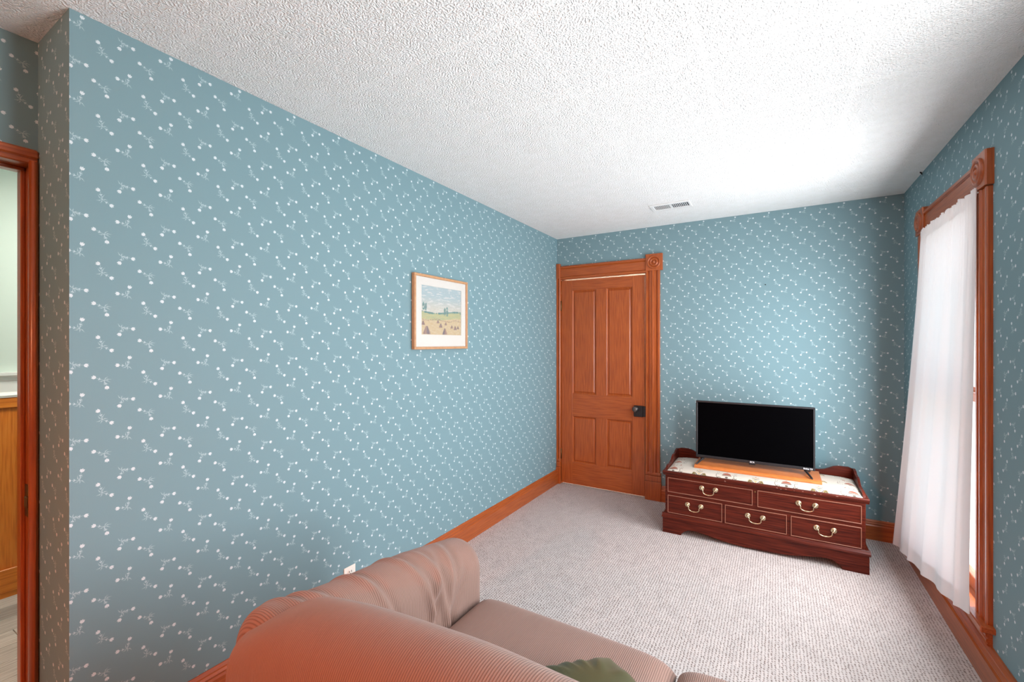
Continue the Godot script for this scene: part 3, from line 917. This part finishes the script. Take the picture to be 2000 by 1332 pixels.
func build_outlet() -> void:
	var y0 := 0.140; var y1 := 0.254; var za := -1.482; var zb := -1.552
	var t := thing("wall_outlet", "white wall outlet plate above the baseboard behind the sofa arm", "outlet", Vector3(XL, y0, -1.517))
	var st := mb(); box(st, Vector3(XL, y0, zb), Vector3(XL + 0.006, y1, za), 0.002); obj("cover_plate", st, M.plate, t)
	for y in [0.170, 0.224]:
		st = mb(true); lathe(st, [Vector2(0.0165, 0.005), Vector2(0.0165, 0.008), Vector2(0.0, 0.0085)], Vector3(XL, y, -1.517), Vector3.RIGHT, 20)
		var s := obj("socket", st, M.plate, t)
		st = mb()
		for dz in [-0.006, 0.006]: box(st, Vector3(XL + 0.0078, y, -1.517 + dz - 0.0013), Vector3(XL + 0.0092, y + 0.009, -1.517 + dz + 0.0013))
		box(st, Vector3(XL + 0.0078, y - 0.010, -1.5195), Vector3(XL + 0.0092, y - 0.005, -1.5145))
		obj("slots", st, M.dark, s)

func build_vent() -> void:
	var x0 := -0.825; var x1 := -0.535; var z0 := -3.56; var z1 := -3.40
	var t := thing("ceiling_vent", "white metal air register with louvres set in the ceiling", "vent", Vector3(-0.68, H, -3.48))
	var st := mb()
	var y := H - 0.008
	var b := 0.028
	box(st, Vector3(x0, y, z0), Vector3(x1, H, z0 + b), 0.003); box(st, Vector3(x0, y, z1 - b), Vector3(x1, H, z1), 0.003)
	box(st, Vector3(x0, y, z0 + b), Vector3(x0 + b, H, z1 - b), 0.003); box(st, Vector3(x1 - b * 0.6, y, z0 + b), Vector3(x1, H, z1 - b), 0.003)
	box(st, Vector3(-0.684, y, z0 + b), Vector3(-0.672, H, z1 - b), 0.002)
	obj("frame", st, M.vent, t)
	st = mb(); box(st, Vector3(x0 + b, H - 0.001, z0 + b), Vector3(x1 - b * 0.6, H + 0.0, z1 - b)); obj("duct_opening", st, M.vent_dark, t)
	for k in 9:
		var xa := x0 + b + 0.004 + k * 0.0125
		st = mb()
		face(st, [Vector3(xa, H - 0.001, z0 + b), Vector3(xa, H - 0.001, z1 - b), Vector3(xa + 0.013, H - 0.006, z1 - b), Vector3(xa + 0.013, H - 0.006, z0 + b)], Vector3(xa, H + 1, -3.48))
		face(st, [Vector3(xa, H - 0.0018, z0 + b), Vector3(xa, H - 0.0018, z1 - b), Vector3(xa + 0.013, H - 0.0068, z1 - b), Vector3(xa + 0.013, H - 0.0068, z0 + b)], Vector3(xa, H - 1, -3.48))
		obj("louvre", st, M.vent, t)
	for k in 9:
		var xa := -0.668 + k * 0.0128
		st = mb()
		box(st, Vector3(xa, H - 0.007, z0 + b), Vector3(xa + 0.0014, H - 0.0015, z1 - b))
		obj("louvre", st, M.vent, t)

func handle_mesh() -> ArrayMesh:
	# swan-neck bail hung from two posts 90 mm apart, facing +z
	var st := mb(true)
	var pts := [Vector3(-0.045, 0, 0.014), Vector3(-0.040, -0.004, 0.020), Vector3(-0.034, -0.014, 0.020), Vector3(-0.035, -0.024, 0.018), Vector3(-0.028, -0.034, 0.017), Vector3(-0.016, -0.039, 0.017), Vector3(-0.006, -0.040, 0.017), Vector3(0.0, -0.0405, 0.017), Vector3(0.006, -0.040, 0.017), Vector3(0.016, -0.039, 0.017), Vector3(0.028, -0.034, 0.017), Vector3(0.035, -0.024, 0.018), Vector3(0.034, -0.014, 0.020), Vector3(0.040, -0.004, 0.020), Vector3(0.045, 0, 0.014)]
	tube(st, pts, [0.003, 0.0034, 0.0036, 0.0034, 0.0032, 0.0030, 0.0034, 0.0046, 0.0034, 0.0030, 0.0032, 0.0034, 0.0036, 0.0034, 0.003], 8)
	st.generate_normals()
	return st.commit()

func post_mesh() -> ArrayMesh:
	var st := mb(true)
	lathe(st, [Vector2(0.017, 0.0), Vector2(0.017, 0.003), Vector2(0.013, 0.005), Vector2(0.009, 0.004), Vector2(0.006, 0.006), Vector2(0.006, 0.014), Vector2(0.007, 0.018), Vector2(0.0, 0.021)], Vector3.ZERO, Vector3(0, 0, 1), 18)
	st.generate_normals()
	return st.commit()

func build_chest() -> void:
	var t := thing("chest_bench", "dark red mahogany chest bench with brass handles and patterned padded lid", "chest", Vector3(-0.115, 0, -3.62))
	var zf := -3.400; var zb := -3.86
	var L := -0.702; var R := 0.473
	var st := mb(); box(st, Vector3(L, 0.13, zb), Vector3(R, 0.425, zf), 0.004); obj("body", st, M.rust_x, t)
	# front pieces: 2 over 3, each framed with a light bead
	var hm := handle_mesh(); var pm := post_mesh()
	var fronts := [[-0.684, -0.132, 0.300, 0.406, -0.406, 0.366], [-0.103, 0.452, 0.297, 0.408, 0.174, 0.366], [-0.684, -0.319, 0.147, 0.277, -0.501, 0.230], [-0.301, 0.065, 0.147, 0.275, -0.116, 0.228], [0.087, 0.452, 0.146, 0.275, 0.270, 0.228]]
	for f in fronts:
		st = mb(); box(st, Vector3(f[0] + 0.004, f[2] + 0.004, zf - 0.004), Vector3(f[1] - 0.004, f[3] - 0.004, zf + 0.004), 0.002)
		var d := obj("drawer_front", st, M.rust_x, t)
		st = mb()
		var b := 0.0042
		box(st, Vector3(f[0], f[2], zf), Vector3(f[1], f[2] + b, zf + 0.008), 0.0012); box(st, Vector3(f[0], f[3] - b, zf), Vector3(f[1], f[3], zf + 0.008), 0.0012)
		box(st, Vector3(f[0], f[2] + b, zf), Vector3(f[0] + b, f[3] - b, zf + 0.008), 0.0012); box(st, Vector3(f[1] - b, f[2] + b, zf), Vector3(f[1], f[3] - b, zf + 0.008), 0.0012)
		obj("bead_frame", st, M.bead, d)
		put("bail_handle", hm, M.brass, d, Vector3(f[4], f[5], zf + 0.003))
		for s in [-0.045, 0.045]: put("handle_post", pm, M.brass, d, Vector3(f[4] + s, f[5], zf + 0.004))
	st = mb(true); lathe(st, [Vector2(0.006, 0.0), Vector2(0.006, 0.003), Vector2(0.003, 0.004), Vector2(0.0, 0.002)], Vector3(-0.1175, 0.394, zf), Vector3(0, 0, 1), 14); obj("keyhole", st, M.old_brass, t)
	# base: moulded ledge and scalloped bracket apron
	st = mb()
	var led := [Vector2(0, 0.112), Vector2(0.021, 0.112), Vector2(0.024, 0.118), Vector2(0.022, 0.126), Vector2(0.014, 0.132), Vector2(0.010, 0.138), Vector2(0.004, 0.143), Vector2(0, 0.144)]
	extrude(st, led, Vector3(0, 0, zf), Vector3(0, 0, 1), Vector3.UP, Vector3.RIGHT, L - 0.020, R + 0.022)
	extrude(st, led, Vector3(L, 0, 0), Vector3.LEFT, Vector3.UP, Vector3(0, 0, 1), zb, zf + 0.006)
	extrude(st, led, Vector3(R, 0, 0), Vector3.RIGHT, Vector3.UP, Vector3(0, 0, 1), zb, zf + 0.006)
	obj("base_moulding", st, M.rust_x, t)
	var cut := [Vector2(-0.128, 0.0), Vector2(-0.132, 0.012), Vector2(-0.150, 0.030), Vector2(-0.180, 0.047), Vector2(-0.215, 0.050), Vector2(-0.270, 0.045), Vector2(-0.330, 0.034), Vector2(-0.400, 0.022), Vector2(-0.470, 0.016), Vector2(-0.540, 0.013)]
	var poly := [Vector2(-0.602, 0.118), Vector2(-0.602, 0.0)]
	for p in cut: poly.append(Vector2(-0.602 - p.x, p.y))
	for k in cut.size(): poly.append(Vector2(0.602 + cut[cut.size() - 1 - k].x, cut[cut.size() - 1 - k].y))
	poly.append(Vector2(0.602, 0.0)); poly.append(Vector2(0.602, 0.118))
	st = mb(); extrude(st, poly, Vector3(-0.1155, 0, zf - 0.006), Vector3.RIGHT, Vector3.UP, Vector3(0, 0, 1), 0.0, 0.020); obj("apron", st, M.rust_x, t)
	for x in [L - 0.0155, R]:
		var side := [Vector2(0, 0.118), Vector2(0, 0), Vector2(0.09, 0), Vector2(0.11, 0.03), Vector2(0.14, 0.045), Vector2(0.32, 0.045), Vector2(0.35, 0.03), Vector2(0.37, 0), Vector2(0.46, 0), Vector2(0.46, 0.118)]
		st = mb(); extrude(st, side, Vector3(x, 0, zf + 0.012), Vector3(0, 0, -1), Vector3.UP, Vector3.RIGHT, 0.0, 0.0155); obj("side_apron", st, M.rust_z, t)
	# lid: moulded edge and padded cushion
	st = mb()
	var lid := [Vector2(0, 0.423), Vector2(0.004, 0.423), Vector2(0.007, 0.430), Vector2(0.013, 0.434), Vector2(0.018, 0.442), Vector2(0.018, 0.450), Vector2(0.013, 0.456), Vector2(0, 0.456)]
	extrude(st, lid, Vector3(0, 0, zf), Vector3(0, 0, 1), Vector3.UP, Vector3.RIGHT, L - 0.014, R + 0.016)
	extrude(st, lid, Vector3(L, 0, 0), Vector3.LEFT, Vector3.UP, Vector3(0, 0, 1), zb, zf + 0.006)
	extrude(st, lid, Vector3(R, 0, 0), Vector3.RIGHT, Vector3.UP, Vector3(0, 0, 1), zb, zf + 0.006)
	box(st, Vector3(L, 0.425, zb), Vector3(R, 0.452, zf))
	var lid_part := obj("lid", st, M.rust_x, t)
	# pale chips knocked out of the lid edge
	rng.seed = 15
	for c in [[-0.300, 0.445], [-0.298, 0.439], [0.010, 0.447], [0.032, 0.442], [0.060, 0.447], [0.105, 0.445], [0.152, 0.448], [0.215, 0.441], [0.247, 0.446], [0.330, 0.448]]:
		st = mb()
		var w := rng.randf_range(0.0015, 0.006); var h := rng.randf_range(0.0008, 0.002)
		var y: float = minf(c[1], 0.4495 - h)
		box(st, Vector3(c[0] - w, y - h * 0.5, zf + 0.0172), Vector3(c[0] + w, y + h, zf + 0.0184), 0.0005)
		obj("chip", st, M.chip, lid_part)
	st = mb(true)
	var cx := (L + R) / 2; var cz := (zb + 0.02 + zf) / 2
	var hx := (R - L) / 2 - 0.004; var hz := (zf - zb - 0.02) / 2 - 0.002
	grid(st, 56, 28, func(u, v):
		var a: float = u * 2.0 - 1.0; var b: float = v * 2.0 - 1.0
		var ex := 1.0 - pow(absf(a), 14.0); var ez := 1.0 - pow(absf(b), 7.0)
		var y: float = 0.449 + 0.028 * pow(maxf(ex * ez, 0.0), 0.6)
		var p := Vector3(cx + a * hx, y, cz - b * hz)
		return [p, Vector2((p.x + 0.293) / 0.356 + 0.2344, (p.z - zf) / 0.36 - 0.18)])
	obj("cushion", st, M.fabric, t)
	# scrolled gallery: back rail raised at both ends, swept side wings
	var back := [Vector2(-0.5875, 0.43), Vector2(-0.5875, 0.50), Vector2(-0.578, 0.522), Vector2(-0.556, 0.530), Vector2(-0.50, 0.530), Vector2(-0.470, 0.524), Vector2(-0.440, 0.508), Vector2(-0.415, 0.496), Vector2(-0.380, 0.490), Vector2(0.380, 0.490), Vector2(0.415, 0.496), Vector2(0.440, 0.508), Vector2(0.470, 0.524), Vector2(0.50, 0.530), Vector2(0.556, 0.530), Vector2(0.578, 0.522), Vector2(0.5875, 0.50), Vector2(0.5875, 0.43)]
	st = mb(); extrude(st, back, Vector3(cx, 0, zb - 0.018), Vector3.RIGHT, Vector3.UP, Vector3(0, 0, 1), 0.0, 0.018); obj("gallery_rail", st, M.rust_x, t)
	var wing := [Vector2(0.0, 0.43), Vector2(0.0, 0.526), Vector2(0.03, 0.530), Vector2(0.075, 0.526), Vector2(0.110, 0.515), Vector2(0.150, 0.512), Vector2(0.185, 0.515), Vector2(0.215, 0.508), Vector2(0.245, 0.492), Vector2(0.290, 0.480), Vector2(0.335, 0.478), Vector2(0.375, 0.482), Vector2(0.410, 0.478), Vector2(0.432, 0.466), Vector2(0.442, 0.45), Vector2(0.442, 0.43)]
	for x in [L - 0.002, R - 0.012]:
		st = mb(); extrude(st, wing, Vector3(x, 0, zb), Vector3(0, 0, 1), Vector3.UP, Vector3.RIGHT, 0.0, 0.014); obj("gallery_wing", st, M.rust_z, t)

func letters(called: String, text: String, size: float, at: Vector3, parent: Node3D) -> void:
	var tm := TextMesh.new()
	var f := SystemFont.new()
	f.font_names = PackedStringArray(["Droid Sans"])
	f.font_weight = 700
	tm.font = f; tm.text = text; tm.font_size = 32; tm.pixel_size = size / 23.0; tm.depth = 0.0008
	put(called, tm, M.print_white, parent, at)

func build_tv() -> void:
	var zf := -3.612
	var top := 0.478
	# varnished board under the set
	var st := mb()
	extrude(st, [Vector2(0, 0), Vector2(0.27, 0), Vector2(0.27, 0.008), Vector2(0.262, 0.014), Vector2(0.250, 0.020), Vector2(0, 0.020)], Vector3(0, top, -3.765), Vector3(0, 0, 1), Vector3.UP, Vector3.RIGHT, -0.515, 0.262)
	var board := obj("wooden_board", st, M.pine, null)
	tag(board, "orange varnished wooden board lying on the padded chest lid", "board")
	var by := top + 0.020
	var t := thing("flat_television", "black flat screen television standing on the wooden board", "television", Vector3(-0.145, by, zf))
	var L := -0.520; var R := 0.233; var B := 0.532; var T := 0.962
	st = mb()
	box(st, Vector3(L, B, zf - 0.03), Vector3(R, T, zf - 0.004), 0.004)
	box(st, Vector3(L + 0.08, B + 0.03, zf - 0.062), Vector3(R - 0.08, T - 0.12, zf - 0.03), 0.012)
	obj("housing", st, M.black, t)
	st = mb()
	var b := 0.012
	box(st, Vector3(L, T - b, zf - 0.006), Vector3(R, T, zf), 0.002); box(st, Vector3(L, B, zf - 0.006), Vector3(R, B + 0.020, zf), 0.002)
	box(st, Vector3(L, B + 0.020, zf - 0.006), Vector3(L + b, T - b, zf), 0.002); box(st, Vector3(R - b, B + 0.020, zf - 0.006), Vector3(R, T - b, zf), 0.002)
	var bez := obj("bezel", st, M.black, t)
	letters("maker_mark", "RCA", 0.011, Vector3(-0.143, B + 0.010, zf + 0.0004), bez)
	letters("badge", "Roku TV", 0.010, Vector3(0.192, B + 0.010, zf + 0.0004), bez)
	st = mb(); box(st, Vector3(-0.164, B - 0.011, zf - 0.014), Vector3(-0.122, B + 0.001, zf - 0.002), 0.002); obj("sensor_housing", st, M.black, t)
	st = mb(); box(st, Vector3(L + b, B + 0.020, zf - 0.005), Vector3(R - b, T - b, zf - 0.0025)); obj("screen", st, M.screen, t)
	for x in [-0.468, 0.176]:
		var s := -1.0 if x < 0.0 else 1.0
		st = mb(true)
		tube(st, [Vector3(x, B + 0.002, zf - 0.016), Vector3(x + 0.004 * s, B - 0.008, zf - 0.006), Vector3(x + 0.032 * s, by + 0.007, zf + 0.088), Vector3(x + 0.036 * s, by + 0.0045, zf + 0.098)], [0.008, 0.0075, 0.006, 0.0035], 8)
		tube(st, [Vector3(x, B - 0.002, zf - 0.016), Vector3(x + 0.002 * s, B - 0.010, zf - 0.026), Vector3(x + 0.030 * s, by + 0.007, zf - 0.096), Vector3(x + 0.034 * s, by + 0.0045, zf - 0.106)], [0.008, 0.0075, 0.006, 0.0035], 8)
		obj("foot", st, M.black, t)

func crease(s: float, q: float, a: float, s0: float, k: float, w: float, q0: float, q1: float) -> float:
	var d := (s - s0 - k * (q - 0.5)) / w
	return a * (exp(-d * d) - 0.7 * exp(-(d - 1.6) * (d - 1.6))) * smoothstep(q0 - 0.1, q0 + 0.08, q) * (1.0 - smoothstep(q1 - 0.08, q1 + 0.1, q))

func sofa_arm(mirror: bool) -> SurfaceTool:
	# built for the arm by the long wall; mirrored about the middle of the sofa for the other one
	var st := mb(true)
	var xc := -1.075; var r := 0.105
	var mid := -0.255
	var f0 := 0.575; var f1 := 1.425
	var at := func(s: float, q: float):
		var F: float = lerpf(f0, f1, s)
		var crest: float = lerpf(0.752, 0.634, clampf((F - 0.58) / (1.39 - 0.58), 0.0, 1.0))
		# round the front end over
		var e := clampf((F - (f1 - 0.06)) / 0.06, 0.0, 1.0)
		var eb := clampf(((f0 + 0.07) - F) / 0.07, 0.0, 1.0)
		var sh := sqrt(maxf(1.0 - e * e, 0.0)) * 0.06
		var sb := sqrt(maxf(1.0 - eb * eb, 0.0)) * 0.07
		var rr := r - (0.06 - sh) - (0.07 - sb)
		var yc := crest - r - 0.3 * (0.07 - sb)
		var p: Vector2
		var n: Vector2
		var len := 0.0
		if q < 0.3:
			p = Vector2(-rr, lerpf(0.06, yc, q / 0.3)); n = Vector2(-1, 0); len = p.y
		elif q < 0.7:
			var a := PI - (q - 0.3) / 0.4 * PI
			n = Vector2(cos(a), sin(a)); p = Vector2(0, yc) + n * rr; len = yc + (PI - a) * r
		else:
			p = Vector2(rr, lerpf(yc, 0.36, (q - 0.7) / 0.3)); n = Vector2(1, 0); len = yc + PI * r + (yc - p.y)
		var disp := 0.0
		for c in [[0.008, 0.55, 0.30, 0.020, 0.42, 0.80], [0.007, 0.66, 0.16, 0.018, 0.50, 1.0], [0.009, 0.80, -0.22, 0.022, 0.52, 1.0], [0.007, 0.73, -0.34, 0.016, 0.58, 1.0], [0.006, 0.88, -0.40, 0.022, 0.66, 1.0], [0.006, 0.60, 0.10, 0.014, 0.62, 1.0], [0.008, 0.36, 0.26, 0.018, 0.40, 0.78], [0.007, 0.13, 0.30, 0.018, 0.30, 0.62], [0.006, 0.20, 0.34, 0.016, 0.30, 0.60]]:
			disp += crease(s, q, c[0], c[1], c[2], c[3], c[4], c[5])
		disp += 0.004 * sin(s * 9.0 + q * 5.0) * sin(q * PI)
		p += n * disp * (1.0 - e) * (1.0 - eb)
		var X: float = xc + p.x
		if mirror: X = 2.0 * mid - X - 0.01
		return [Vector3(X, p.y, -F), Vector2(F / 0.044, len / 0.044)]
	grid(st, 170, 110, at, mirror)
	# front end cap
	var rim := []
	for k in 41: rim.append(at.call(1.0, k / 40.0)[0])
	var c0 := Vector3(rim[20].x, 0.34, -f1)
	for k in 40:
		if mirror: tri(st, c0, rim[k], rim[k + 1])
		else: tri(st, c0, rim[k + 1], rim[k])
	return st

func seat_cushion(x0: float, x1: float) -> SurfaceTool:
	var st := mb(true)
	var cx := (x0 + x1) / 2; var hx := (x1 - x0) / 2
	var f0 := 0.70; var f1 := 1.412
	var cf := (f0 + f1) / 2; var hf := (f1 - f0) / 2
	for side in [1.0, -1.0]:
		grid(st, 48, 48, func(u, v):
			var a: float = sin((u - 0.5) * PI); var b: float = sin((v - 0.5) * PI)
			var ex := 1.0 - pow(absf(a), 10.0); var ez := 1.0 - pow(absf(b), 16.0)
			var h := pow(maxf(ex, 0.0), 0.5) * pow(maxf(ez, 0.0), 0.5)
			var y: float = 0.382 + side * 0.070 * h + (0.012 * (1.0 - a * a) * (1.0 - b * b) if side > 0.0 else 0.0)
			return [Vector3(cx + a * hx, y, -(cf + b * hf)), Vector2((cx + a * hx) / 0.044, (cf + b * hf) / 0.044)], side < 0.0)
	return st

func build_sofa() -> void:
	var t := thing("sofa", "brown ribbed corduroy sofa with rolled arms seen from behind its back", "sofa", Vector3(-0.255, 0, -0.98))
	# back: section from the foot of the rear face over the rolled top to the seat
	var X0 := -1.112; var X1 := 2.0 * -0.255 - X0
	var st := mb(true)
	var crest := func(X: float) -> float:
		var d := minf(X - X0, X1 - X)
		var pts := [[0.0, 0.690], [0.034, 0.712], [0.072, 0.742], [0.112, 0.765], [0.18, 0.793], [0.27, 0.815], [0.36, 0.826], [0.46, 0.834], [0.64, 0.847], [0.857, 0.842], [3.0, 0.842]]
		for k in pts.size() - 1:
			if d <= pts[k + 1][0]:
				var w: float = clampf((d - pts[k][0]) / (pts[k + 1][0] - pts[k][0]), 0.0, 1.0)
				return lerpf(pts[k][1], pts[k + 1][1], w)
		return 0.842
	var soft := func(X: float) -> float:
		var s := 0.0
		for k in 5: s += crest.call(X + (k - 2) * 0.025)
		return s / 5.0
	var fc := 0.642; var r := 0.105
	var at := func(u: float, q: float):
		var X: float = lerpf(X0, X1, u)
		# close steps near the rounded ends
		X = lerpf(X0, X1, 0.5 - 0.5 * cos(u * PI)) * 0.5 + X * 0.5
		var d := minf(X - X0, X1 - X)
		var e := clampf(1.0 - d / 0.035, 0.0, 1.0)
		var k := sqrt(maxf(1.0 - e * e, 0.0))
		var top: float = soft.call(X)
		var yc := top - r
		var F: float; var y: float; var len: float
		if q < 0.4:
			F = -r; y = lerpf(0.05, yc, q / 0.4); len = y
		elif q < 0.8:
			var a := PI - (q - 0.4) / 0.4 * PI
			var pw := 2.0 / lerpf(3.4, 2.0, smoothstep(0.0, 0.28, d))
			F = r * signf(cos(a)) * pow(absf(cos(a)), pw); y = yc + r * pow(maxf(sin(a), 0.0), pw); len = yc + (PI - a) * r
		else:
			F = lerpf(r, r + 0.05, (q - 0.8) / 0.2); y = lerpf(yc, 0.38, (q - 0.8) / 0.2); len = yc + PI * r + yc - y
		var bulge := 0.012 * sin(clampf(y / 0.8, 0.0, 1.0) * PI)
		if F < 0.0: F -= bulge
		return [Vector3(X, y, -(fc + F * k)), Vector2(X / 0.044, len / 0.044)]
	grid(st, 140, 90, at, true)
	obj("back", st, M.rib, t)
	obj("arm", sofa_arm(false), M.rib, t)
	obj("arm", sofa_arm(true), M.rib, t)
	obj("seat_cushion", seat_cushion(-0.972, -0.258), M.rib, t)
	obj("seat_cushion", seat_cushion(-0.252, 0.462), M.rib, t)
	st = mb(); box(st, Vector3(-0.99, 0.06, -1.375), Vector3(0.48, 0.31, -0.62), 0.015); obj("base", st, M.rib, t)
	for x in [-1.12, 0.61]:
		for z in [-0.60, -1.36]:
			st = mb(); box(st, Vector3(x - 0.025, 0.0, z - 0.025), Vector3(x + 0.025, 0.065, z + 0.025), 0.004); obj("foot", st, M.rust_y, t)

func build_floor_lamp() -> void:
	# reading lamp behind the viewer, its shade turned to the back of the sofa
	var o := Vector3(-0.85, 0, 1.40)
	var t := thing("floor_lamp", "brass reading lamp with a metal cone shade turned to the sofa back", "lamp", o)
	var st := mb(true); lathe(st, [Vector2(0.0, 0.0), Vector2(0.14, 0.0), Vector2(0.14, 0.012), Vector2(0.02, 0.028), Vector2(0.0, 0.028)], o, Vector3.UP, 28); obj("base", st, M.old_brass, t)
	st = mb(true); tube(st, [o + Vector3(0, 0.02, 0), o + Vector3(0, 1.45, 0), o + Vector3(0, 1.58, -0.02), o + Vector3(0, 1.62, -0.08)], 0.010, 10); obj("pole", st, M.old_brass, t)
	var aim := (Vector3(-0.85, 0.60, -0.55) - (o + Vector3(0, 1.60, -0.1))).normalized()
	var c := o + Vector3(0, 1.62, -0.08)
	st = mb(true); lathe(st, [Vector2(0.025, -0.02), Vector2(0.035, 0.03), Vector2(0.085, 0.15), Vector2(0.083, 0.151), Vector2(0.033, 0.032), Vector2(0.0, 0.02)], c, aim, 28); obj("shade", st, M.old_brass, t)
	st = mb(true); lathe(st, [Vector2(0.0, 0.04), Vector2(0.02, 0.05), Vector2(0.03, 0.075), Vector2(0.024, 0.10), Vector2(0.0, 0.112)], c, aim, 20); obj("bulb", st, M.lamp_warm, t)
	var l := SpotLight3D.new()
	l.name = "floor_lamp_light"
	add_child(l)
	l.look_at_from_position(c + aim * 0.155, c + aim * 2.0)
	l.spot_angle = 50.0
	l.spot_range = 12.0
	l.spot_attenuation = 2.0
	l.light_energy = 1.7
	l.light_color = Color(1.0, 0.44, 0.13)
	l.light_size = 0.05
	l.shadow_enabled = true

func build_pillow() -> void:
	var t := thing("throw_pillow", "olive green satin throw pillow lying on the sofa seat", "pillow", Vector3(-0.355, 0.455, -0.985))
	var st := mb(true)
	var bas := Basis(Vector3.UP, -0.58) * Basis(Vector3.RIGHT, -0.16)
	var o := Vector3(-0.355, 0.531, -0.985)
	for side in [1.0, -1.0]:
		grid(st, 48, 48, func(u, v):
			var a: float = sin((u - 0.5) * PI); var b: float = sin((v - 0.5) * PI)
			var h := pow(maxf((1.0 - a * a) * (1.0 - b * b), 0.0), 0.42)
			var pinch := 1.0 - 0.10 * (a * a * (1.0 - b * b) + b * b * (1.0 - a * a))
			var ang := atan2(b, a)
			var rad := sqrt(a * a + b * b)
			var wr := 0.006 * sin(ang * 13.0 + 3.0 * sin(ang * 2.0)) * smoothstep(0.35, 0.8, rad) * h
			return [o + bas * Vector3(a * 0.17 * pinch, side * (0.062 * h) + wr, b * 0.17 * pinch), Vector2(u, v)], side > 0.0)
	obj("cover", st, M.olive, t)

func build_small_things() -> void:
	var st := mb(true)
	lathe(st, [Vector2(0.0, 0.0), Vector2(0.0018, 0.0), Vector2(0.0018, 0.012), Vector2(0.0038, 0.012), Vector2(0.0038, 0.014), Vector2(0.0, 0.0145)], Vector3(-0.066, 1.862, ZB), Vector3(0, 0, 1), 10)
	tag(obj("nail", st, M.iron), "small dark nail in the blue wall high above the television", "nail")
	st = mb(true)
	grid(st, 6, 4, func(u, v):
		return [Vector3(XR - 0.001 - 0.016 * v * v, H - 0.004 - 0.020 * u * (1.0 - 0.6 * v) + 0.002 * v, -3.59 + 0.030 * v), Vector2(u, v)])
	grid(st, 6, 4, func(u, v):
		return [Vector3(XR - 0.002 - 0.016 * v * v, H - 0.004 - 0.020 * u * (1.0 - 0.6 * v) + 0.002 * v, -3.59 + 0.030 * v), Vector2(u, v)], true)
	tag(obj("paper_scrap", st, M.dark), "dark curled scrap at the ceiling edge above the window", "scrap")

func _ready() -> void:
	make_materials()
	setup_view()
	build_shell()
	build_baseboards()
	build_panelled_door()
	build_window(1, WIN_Z0, WIN_Z1, "tall sash window with rosette casing behind the white curtain")
	build_window(2, W2_Z0, W2_Z1, "bare tall sash window beside the sofa")
	build_open_doorway()
	build_bathroom()
	build_floor_lamp()
	ceiling_lamp("warm glass bowl ceiling lamp of the papered room", Vector3(-1.2, H, 1.3), 0.8, Color(1.0, 0.67, 0.50), M.lamp_warm)
	build_bathroom_panel()
	ceiling_lamp("white glass bowl ceiling lamp of the hall", Vector3(-1.3, H, -4.75), 1.2, Color(1.0, 0.95, 0.88), M.lamp_white)
	build_sofa()
	build_chest()
	build_tv()
	build_curtain()
	build_picture()
	build_pillow()
	build_outlet()
	build_vent()
	build_small_things()
